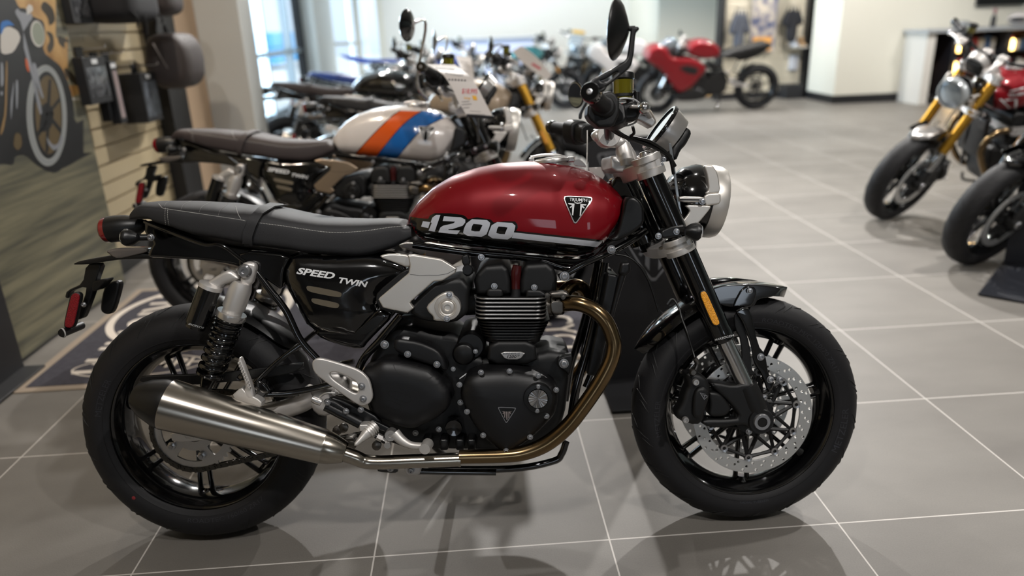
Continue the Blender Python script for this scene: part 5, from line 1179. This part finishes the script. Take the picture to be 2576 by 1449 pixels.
prt('m',[[EL(350,872,152,382,-.03),EL(356,868,112,330,-.03)]],'print_tyre_white',3.5,0); prt('m',[[EL(353,870,138,360,-.03),EL(354,870,133,352,-.03)]],'print_silver',4,0)
prt('m',[[EL(356,868,112,330,-.03)]],'print_brown',3.6,0); prt('m',[[EL(356,868,112,330,-.03),EL(362,866,98,296,-.03)],[EL(350,880,48,105)],[EL(385,860,18,40)]],'print_black',4.2,0)
prt('m',['345,880 365,600 385,600 370,880','345,880 250,740 262,720 365,870','350,890 270,1010 285,1040 370,900','350,880 340,1150 362,1150 372,890','355,880 455,1010 460,975 375,860','355,880 455,760 448,730 345,860','300,900 290,1000 345,990 340,900'],'print_black',4.6,0)
prt('m',['340,960 350,1040 400,1100 440,1080 460,1000 470,1040 450,1110 400,1140 355,1080','235,470 270,480 300,640 330,745 310,740 270,620'],'print_silver',5)
prt('m',['230,560 250,555 320,850 295,870','262,110 150,90 130,60 105,90 160,180 290,700 275,720 150,270','75,780 95,640 105,610 80,940','115,600 135,610 130,820 118,820'],'print_silver',4.8)
prt('m',['0,230 60,195 130,230 155,290 100,395 35,412 0,395'],'print_white',5); prt('m',['0,165 60,150 110,195 60,190 30,205 0,275'],'print_blue',5.2)
prt('m',['40,455 55,470 48,840 25,980 0,1030 0,980 32,850'],'print_bronze',5); prt('m',['185,435 205,450 220,540 208,545 190,500'],'print_orange',5.4)
prt('m',[[EL(268,255,68,112,-.15)]],'print_black',5.2,0); prt('m',[[EL(280,255,52,100,-.15),EL(284,255,44,88,-.15)],'195,60 215,32 240,45 245,80 200,115'],'print_white',5.6,0); prt('m',[[EL(284,255,44,88,-.15)]],'print_glass',5.4,0)
prt('m',['0,470 20,475 25,640 0,660','0,690 18,690 18,720 0,720'],'print_silver',5.2); prt('m',['110,1000 155,1010 165,1100 130,1140 95,1100'],'print_brown',5.2)
# ------------------------------------------------------------------ hanging goods on the slat wall
mat('card_black','#17181b',.5); mat('card_grey','#33373d',.4); mat('pack_window','#6c6d70',.25,.2,.6,var=(28,'#1d1f23')); mat('pack_pink','#9c8b8b',.3,0,.6)
def pack(y0,y1,z0,z1,xf,dp,label,picture='pack_window',frame='card_black',group=None):
    r=ob('retail_pack',bx(xf-dp,xf,y0,y1,z0,z1,.003),frame); tag(r,label,'retail pack',group)
    ob('pack_picture',bx(xf,xf+.001,y0+.02,y1-.015,z0+.03,z1-.05),picture,r,label='printed front')
    ob('pack_mark',bx(xf+.001,xf+.0018,(y0+y1)/2-.03,(y0+y1)/2+.03,z1-.035,z1-.012),'white_decal',r)
    ob('hang_tab',bx(xf-dp*.5-.01,xf-dp*.5+.0,(y0+y1)/2-.035,(y0+y1)/2+.035,z1,z1+.05,.002),frame,r)
    ob('pack_hook',join(tube([Vector((-2.36,(y0+y1)/2,z1+.04)),Vector((xf+.05,(y0+y1)/2,z1+.04)),Vector((xf+.07,(y0+y1)/2,z1+.055))],.003,6,3)),'silver',r)
pack(2.39,2.59,1.36,1.66,-2.21,.11,'black retail pack with clear window hanging at the very top next to the picture board')
pack(2.36,2.60,.97,1.20,-2.20,.12,'retail pack with pale printed window hanging low beside the board, left of the slim packs')
pack(2.66,2.74,.84,1.17,-2.21,.05,'slim clear retail pack hanging right of the pale printed one','pack_pink')
pack(2.62,2.645,.86,1.17,-2.24,.05,'thin black retail card hanging behind the slim clear pack','card_grey')
pack(2.94,3.16,.81,1.09,-2.18,.13,'black retail pack with dark blue picture hanging under the rounded grey bag',voro('pack_dark','#23262c','#5d636b',14,.4).name,'card_black')
MT['pack_dark']=MT['pack_dark']
def soft(c,s,n=3.2,seg=24,deform=None):
    bm=bmesh.new(); bmesh.ops.create_uvsphere(bm,u_segments=32,v_segments=20,radius=1)
    f=lambda t:math.copysign(abs(t)**(2/n),t)
    for v in bm.verts:
        q=Vector((f(v.co.x),f(v.co.y),f(v.co.z)))
        if deform: q=deform(q)
        v.co=Vector((c[0]+q.x*s[0],c[1]+q.y*s[1],c[2]+q.z*s[2]))
    return bm
mat('bag_grey','#3a3230',.6,bump=(500,.4)); mat('bag_black','#111014',.75,bump=(400,.5)); mat('zip','#8e8782',.4,.5)
bg=ob('soft_bag',soft((-2.12,3.37,1.14),(.14,.19,.165),4.2,deform=lambda q:Vector((q.x*(1-.25*q.z*q.z),q.y,q.z))),'bag_grey'); tag(bg,'rounded dark grey soft bag with a pale zip, hanging by the black wall post','bag')
ob('bag_zip',tube([Vector((-2.155+.01*k,3.155+.004*k*k*.3,1.25-.03*k)) for k in range(8)],.004,6,3),'zip',bg); ob('bag_piping',tube([Vector((-2.02+.045*math.cos(a)*0,3.36+.155*math.cos(a),1.135+.135*math.sin(a))) for a in (2*PI*k/40 for k in range(40))],.004,6,0,closed=True),'bag_black',bg)
ob('bag_loop',tube([Vector((-2.12,3.34,1.29)),Vector((-2.14,3.34,1.35)),Vector((-2.16,3.38,1.29))],.007,8,6),'bag_black',bg)
bg2=ob('tail_bag',soft((-2.19,2.86,1.47),(.165,.24,.11),4),'bag_black'); tag(bg2,'black tail bag with dangling straps hanging at the top of the slat wall','bag')
for k,(y,z) in enumerate(((2.68,1.34),(2.78,1.30),(2.92,1.33),(3.02,1.36))): ob('bag_strap',tube([Vector((-2.05,y,1.42)),Vector((-2.03,y+.02,1.38)),Vector((-2.05,y+.05,z))],.006,6,4),'bag_black',bg2)
bg3=ob('pannier_bag',soft((-2.14,3.30,1.50),(.13,.16,.10),3.2),'bag_grey'); tag(bg3,'small dark bag hanging by the black post, topmost right of the wall','bag')
# ------------------------------------------------------------------ price placards
mat('placard','#cfc8c3',.35,0,.4); mat('print_red','#c24a54',.6); mat('print_yellow','#e3a81e',.6); mat('print_text','#4a4548',.6); mat('acrylic','#2a2c30',.1,0,.5)
def placard(c,Lp,Rp,ys,label,text=True):
    Lq=Z(c,Lp); Rq=Z(c,Rp); rows=[]; n=len(Lq); bm=bmesh.new()
    Ls=cat([tuple(aty(u,v,y)) for (u,v),y in zip(Lq,ys)],5); Rs=cat([tuple(aty(u,v,y)) for (u,v),y in zip(Rq,ys)],5)
    rows=[[bm.verts.new(a.lerp(b,k/6)) for k in range(7)] for a,b in zip(Ls,Rs)]
    for A,B in zip(rows,rows[1:]):
        for k in range(6): bm.faces.new((A[k],A[k+1],B[k+1],B[k]))
    bmesh.ops.recalc_face_normals(bm,faces=bm.faces); bmesh.ops.solidify(bm,geom=bm.faces[:],thickness=.0025)
    o=ob('price_placard',bm,'placard'); tag(o,label,'price placard')
    f=tube([Ls[-1]+Vector((0,.004,0)),Rs[-1]+Vector((0,.004,0))],.006,8); ob('placard_holder',join(f,tube([Ls[-1].lerp(Rs[-1],.4)+Vector((0,.006,0)),Ls[-1].lerp(Rs[-1],.4)+Vector((0,.05,-.10))],.004,8)),'acrylic',o)
    return o,bvh_of(o)
pl,bp_=placard('k','775,592 925,680 1012,800 1075,930 1155,1070','1050,598 1195,715 1268,830 1330,950 1402,1088',(1.30,1.21,1.17,1.14,1.11),'white price placard with red price, propped at the white motorcycle handlebar')
ob('placard_print',drape_bm(join(dashes('k','870,632 1010,640 1050,648',9,3.2),dashes('k','960,680 1090,700 1130,698',9,3.0),dashes('k','985,738 1160,748',6,4),
  dashes('k','1110,945 1180,940',4,1.2,solid=True),dashes('k','1110,970 1200,965',4,1.2,solid=True),dashes('k','1120,1000 1180,997',4,1.2,solid=True),dashes('k','1190,1030 1290,1036',6,1.2),dashes('k','1160,1058 1330,1060',12,1)),bp_,.0015,2,30),'print_text',pl)
ob('placard_price',drape_bm(text_px('$18,995',*Z('k','1108,865')[0],12,2,.1,.70),bp_,.0015,2,20),'print_red',pl,label='red price $18,995')
ob('placard_badge',drape_bm(join(poly_px('k','1205,885 1245,890 1255,930 1215,925'),text_px('Savings',*Z('k','1130,915')[0],5,4,0,.8)),bp_,.0015,2,20),'print_yellow',pl)
p2_,b2_=placard('k','1050,520 1085,600 1110,665 1140,760','1195,528 1212,620 1225,740 1235,800',(3.15,3.08,3.02,2.98),'small white price placard behind the large one')
ob('placard_print',drape_bm(join(dashes('k','1075,570 1180,590',6,2.6),dashes('k','1085,610 1190,625',6,2.2),dashes('k','1120,655 1180,665',4,2.2)),b2_,.0015,2,30),'print_text',p2_)
p3_,b3_=placard('k','1580,480 1650,560 1760,650 1900,745','1660,425 1770,500 1860,590 1945,700',(3.12,3.06,3.02,2.98),'tilted white price placard above the gold fork motorcycle')
ob('placard_price',drape_bm(dashes('k','1760,590 1840,640',3,6,solid=True),b3_,.0015,2,30),'print_red',p3_)
# ------------------------------------------------------------------ tag on the red motorcycle
mat('paper','#cfcdc8',.6); tg_=[loc(*Z('s','535,990')[0],.10,1),loc(*Z('s','535,1100')[0],.09,1),loc(*Z('s','532,1240')[0],.07,1)]
tgp=[HM@HS@p for p in tg_]
ht=ob('hang_tag',pplate('c','2050,262 2215,255 2230,330 2195,400 2190,440 2140,400 2060,310',.05,.0515,.0004,0),'paper'); ht.matrix_world=HM; tag(ht,'white paper tag hanging on a string behind the red fuel tank','hang tag')
so=ob('tag_string',tube([HM.inverted()@p for p in tgp],.0016,6,5),'paper',ht)
kt=ob('key_tag',pplate('c','1885,200 1900,170 1960,175 2010,220 2030,265 1960,250 1890,240',.03,.033,.001,2),'silver'); kt.matrix_world=HM; tag(kt,'small silver metal plate behind the filler cap of the red motorcycle','tag')
zt=ob('zip_tie',tube([HM@HS@loc(*Z('j',q)[0],y,1) for q,y in (('755,850',-.235),('830,885',-.225),('960,890',-.215),('1060,850',-.20),('1095,800',-.19))],.0022,6,6),'white_plastic'); tag(zt,'white cable tie looped under the red motorcycle brake lever','cable tie')
zt2=ob('zip_tie',tube([HM@HS@loc(*Z('j',q)[0],y,1) for q,y in (('850,530',-.235),('920,520',-.235),('1040,535',-.23),('1110,580',-.22))],.0022,6,6),'white_plastic'); tag(zt2,'white cable tie looped over the red motorcycle brake lever','cable tie')
# ------------------------------------------------------------------ right hand counter with shelves
mat('counter_top','#aeb2b6',.4,.3); mat('counter_side','#cfcbc4',.6); mat('shelf_wood','#9a6a44',.6,var=(4,'#7d5232')); mat('bulb','#ffd27a',.5,emit=5)
ct=empty('counter',TR((6.6,8.9,0)),label='long retail counter with grey top and dark open shelves, at the far right',cat_='counter')
CI=TR((-6.6,-8.9,0))
def ci(name,bm,m,**k): bmesh.ops.transform(bm,matrix=CI,verts=bm.verts); return ob(name,bm,m,ct,**k)
ci('counter_top',bx(5.98,9.6,8.6,9.2,.955,1.0,.004),'counter_top'); ci('end_panel',bx(6.02,6.14,8.66,9.2,.0,.955),'counter_side')
ci('back_panel',bx(6.14,9.5,9.16,9.2,.0,.95),'shelf_wood'); ci('plinth',bx(6.14,9.5,8.7,9.16,0,.10),'trim_black')
for x in (6.40,7.16,7.95,8.7): ci('divider',bx(x,x+.06,8.66,9.16,.1,.95),'stand_blue_black')
for z in (.38,.66): ci('shelf',bx(6.44,9.4,8.72,9.16,z,z+.025),'stand_blue_black')
mat('book_red','#8c2f33',.6); mat('book_blue','#3c567c',.6); mat('book_white','#b9b5ad',.6); mat('box_black','#1c1c1f',.6)
rnd=random.Random(3); n=0
SH=[(6.50,7.12),(7.26,7.9),(8.05,8.65)]
cols=['book_red','book_blue','book_white','box_black']; 
proto=mesh_of(box((0,0,.5),(1,1,1),None,.04),'boxed_item','box_black')
cn={'book_red':'red','book_blue':'blue','book_white':'white','box_black':'black'}
for zi,z in enumerate((.10,.405,.685)):
    for si,(a,b) in enumerate(SH[:2]):
        x=a+.03
        while x<b-.07:
            w_=rnd.uniform(.045,.10); c_=rnd.choice(cols); o=bpy.data.objects.new('boxed_item',proto); COL.objects.link(o); o.location=(x+w_/2,8.92,z); o.scale=(w_*.94,.22,rnd.uniform(.13,.2))
            o.material_slots[0].link='OBJECT'; o.material_slots[0].material=MT[c_]
            tag(o,'small %s boxed item on the %s shelf of the far counter'%(cn[c_],('bottom','middle','top')[zi]),'box','%s boxed items on the %s counter shelf'%(cn[c_],('bottom','middle','top')[zi])); x+=w_
for k,(x,z) in enumerate(((6.47,.405),(6.47,.685),(6.47,.10),(7.24,.685))):
    o=ob('shelf_lamp',lathe((x+.035,8.70,z),(0,0,1),[(0,0),(0,.03),(.02,.03),(.02,.026),(.13,.026),(.15,.01),(.15,0)],16),'bulb'); tag(o,'glowing yellow cylinder lamp on the counter '+('middle shelf, left end','top shelf, left end','bottom shelf, left end','top shelf, second bay')[k],'lamp')
    l=bpy.data.lights.new('shelf_glow','POINT'); l.energy=1.5; l.color=(1,.7,.35); l.shadow_soft_size=.05; lo=bpy.data.objects.new('shelf_glow',l); lo.location=(x+.035,8.66,z+.08); COL.objects.link(lo)
bt_=ob('spray_bottle',lathe((7.05,8.85,1.0),(0,0,1),[(0,0),(0,.035),(.12,.035),(.15,.015),(.18,.015),(.18,0)],16),'box_black'); tag(bt_,'dark bottle with red cap standing on the far counter','bottle'); ob('bottle_cap',lathe((7.05,8.85,1.18),(0,0,1),[(0,.02),(.06,.018),(.06,0)],14),'red_lens',bt_)
hm=ob('helmet',soft((7.42,8.85,1.09),(.15,.12,.09),2.2),'white_paint'); tag(hm,'white helmet lying on the far counter','helmet'); ob('helmet_visor',soft((7.37,8.80,1.085),(.11,.085,.04),2.2),'box_black',hm)
hm2=ob('helmet',soft((6.62,8.9,1.05),(.12,.1,.05),2.4),'grey_paint'); tag(hm2,'flat grey cap on the left end of the far counter','cap'); hm2.name='folded_cap'
tv=ob('wall_screen',bx(6.98,7.7,9.15,9.20,1.28,1.75,.006),'trim_black'); tag(tv,'black wall screen above the far counter','screen'); ob('screen_glass',bx(7.0,7.68,9.148,9.15,1.30,1.73),'gloss_black',tv)
# goods on the far display wall
mat('jacket_grey','#4c4f58',.8,bump=(30,.4)); mat('jacket_tan','#a88a68',.8); mat('jacket_blue','#5d6a86',.8); mat('cloth_dark','#1d1d22',.9); mat('cloth_white','#b9bcc4',.8); mat('cloth_orange','#a98a66',.8)
def jacket(x,z,m,label,w=.22,h=.33):
    P=[(-.08,1),(.08,1),(.45,.85),(.62,.1),(.45,.05),(.36,.6),(.36,-.9),(-.36,-.9),(-.36,.6),(-.45,.05),(-.62,.1),(-.45,.85)]
    o=ob('jacket',plate([[(x+p.x*w*1.4,z+p.y*h) for p in chaikin(P,2)]],10.16,10.30,.05,3),m); tag(o,label,'jacket')
    ob('hanger_hook',tube([Vector((x,10.23,z+h*.9)),Vector((x,10.23,z+h+.10)),Vector((x,10.43,z+h+.10))],.005,6),'silver',o)
jacket(3.95,.98,'jacket_grey','dark grey riding jacket hanging on the far display wall, left end',.15); hb_=ob('hanging_banner',bx(4.16,4.56,10.30,10.32,.72,1.9,.004),mat('banner_print','#c2b6a6',.5,var=(9,'#35426a'))); tag(hb_,'printed blue and white hanging banner behind the red sport motorcycle','banner'); ob('banner_patch',bx(4.2,4.5,10.296,10.30,.74,.95),mat('patch_orange','#d79a4c',.6),hb_)
jacket(4.78,1.08,'cloth_dark','black riding jacket on the far display wall near the black post',.15,.25)
o=ob('boot_shelf',join(bx(4.78,5.04,10.15,10.43,.77,.79)),'silver'); tag(o,'narrow metal shelf on the far display wall beside the black post','shelf')
for k,x in enumerate((4.84,4.96)):
    o=ob('riding_boot',join(box((x,10.28,.86),(.08,.1,.14),None,.02),box((x,10.23,.81),(.08,.2,.04),None,.015)),'jacket_tan' if k else 'cloth_white'); tag(o,('white','tan')[k]+' riding boot on the narrow far shelf','boot')
o=ob('glove_pack',bx(4.86,5.0,10.36,10.43,.42,.66,.02),'cloth_white'); tag(o,'pale blue-white packet hanging low on the far display wall','packet'); 
o=ob('storage_box',bx(4.72,5.0,10.1,10.4,0,.22,.01),'box_black'); tag(o,'black storage box on the floor under the far display wall','box')
o=ob('service_desk',join(bx(-.9,1.0,13.0,13.6,0,1.03,.01)),mat('desk_lavender','#b9bdd2',.5)); tag(o,'pale lavender service desk far behind the row of motorcycles','desk'); ob('desk_top',bx(-.95,1.05,12.95,13.65,1.03,1.07,.005),'counter_top',o)
# ------------------------------------------------------------------ lamps
mat('lamp_disc','#fff4e2',.5,emit=14); mat('lamp_cool','#f2f7ff',.5,emit=10)
def lamp(x,y,e,aim=None,size=.045,ang=105,col=None,label=None):
    col=col or ((1,.85,.68) if x<-1 and y<3 else (1,.965,.93))
    o=ob('ceiling_light',lathe((0,0,0),(0,0,-1),[(0,0),(0,.055),(.10,.055),(.10,.048),(.09,.046)],24),'trim_black'); o.location=(x,y,ZT)
    tag(o,'round black ceiling spotlight','ceiling light','ceiling spotlights out of view'); ob('light_disc',lathe((0,0,0),(0,0,-1),[(.092,.046),(.093,0)],24),'lamp_disc',o)
    l=bpy.data.lights.new('spot','SPOT'); l.energy=e; l.spot_size=math.radians(ang); l.spot_blend=.5; l.shadow_soft_size=size; l.color=col
    lo=bpy.data.objects.new('spot',l); lo.location=(x,y,ZT-.12); d=Vector(aim)-lo.location if aim else Vector((0,0,-1)); lo.rotation_euler=d.to_track_quat('-Z','Y').to_euler(); COL.objects.link(lo)
for x,y,e,aim in LAMPS: lamp(x,y,e,aim)
def winlight(c,size,rot,e,col):
    l=bpy.data.lights.new('daylight','AREA'); l.shape='RECTANGLE'; l.size,l.size_y=size; l.energy=e; l.color=col
    lo=bpy.data.objects.new('daylight',l); lo.location=c; lo.rotation_euler=rot; COL.objects.link(lo)
winlight((-3.5,9,1.8),(8,3),(0,-PI/2,0),WINE,(.72,.86,1))
w=bpy.data.worlds.new('sky'); SC.world=w; w.use_nodes=True; bg_=w.node_tree.nodes['Background']; bg_.inputs[0].default_value=(.78,.88,1,1); bg_.inputs[1].default_value=WORLD
for o in bpy.data.objects:
    if '_s' in o: del o['_s']
SC.view_settings.view_transform='Standard'; SC.view_settings.look='None'; SC.view_settings.gamma=1; SC.view_settings.use_curve_mapping=False
SC.view_settings.exposure=.75
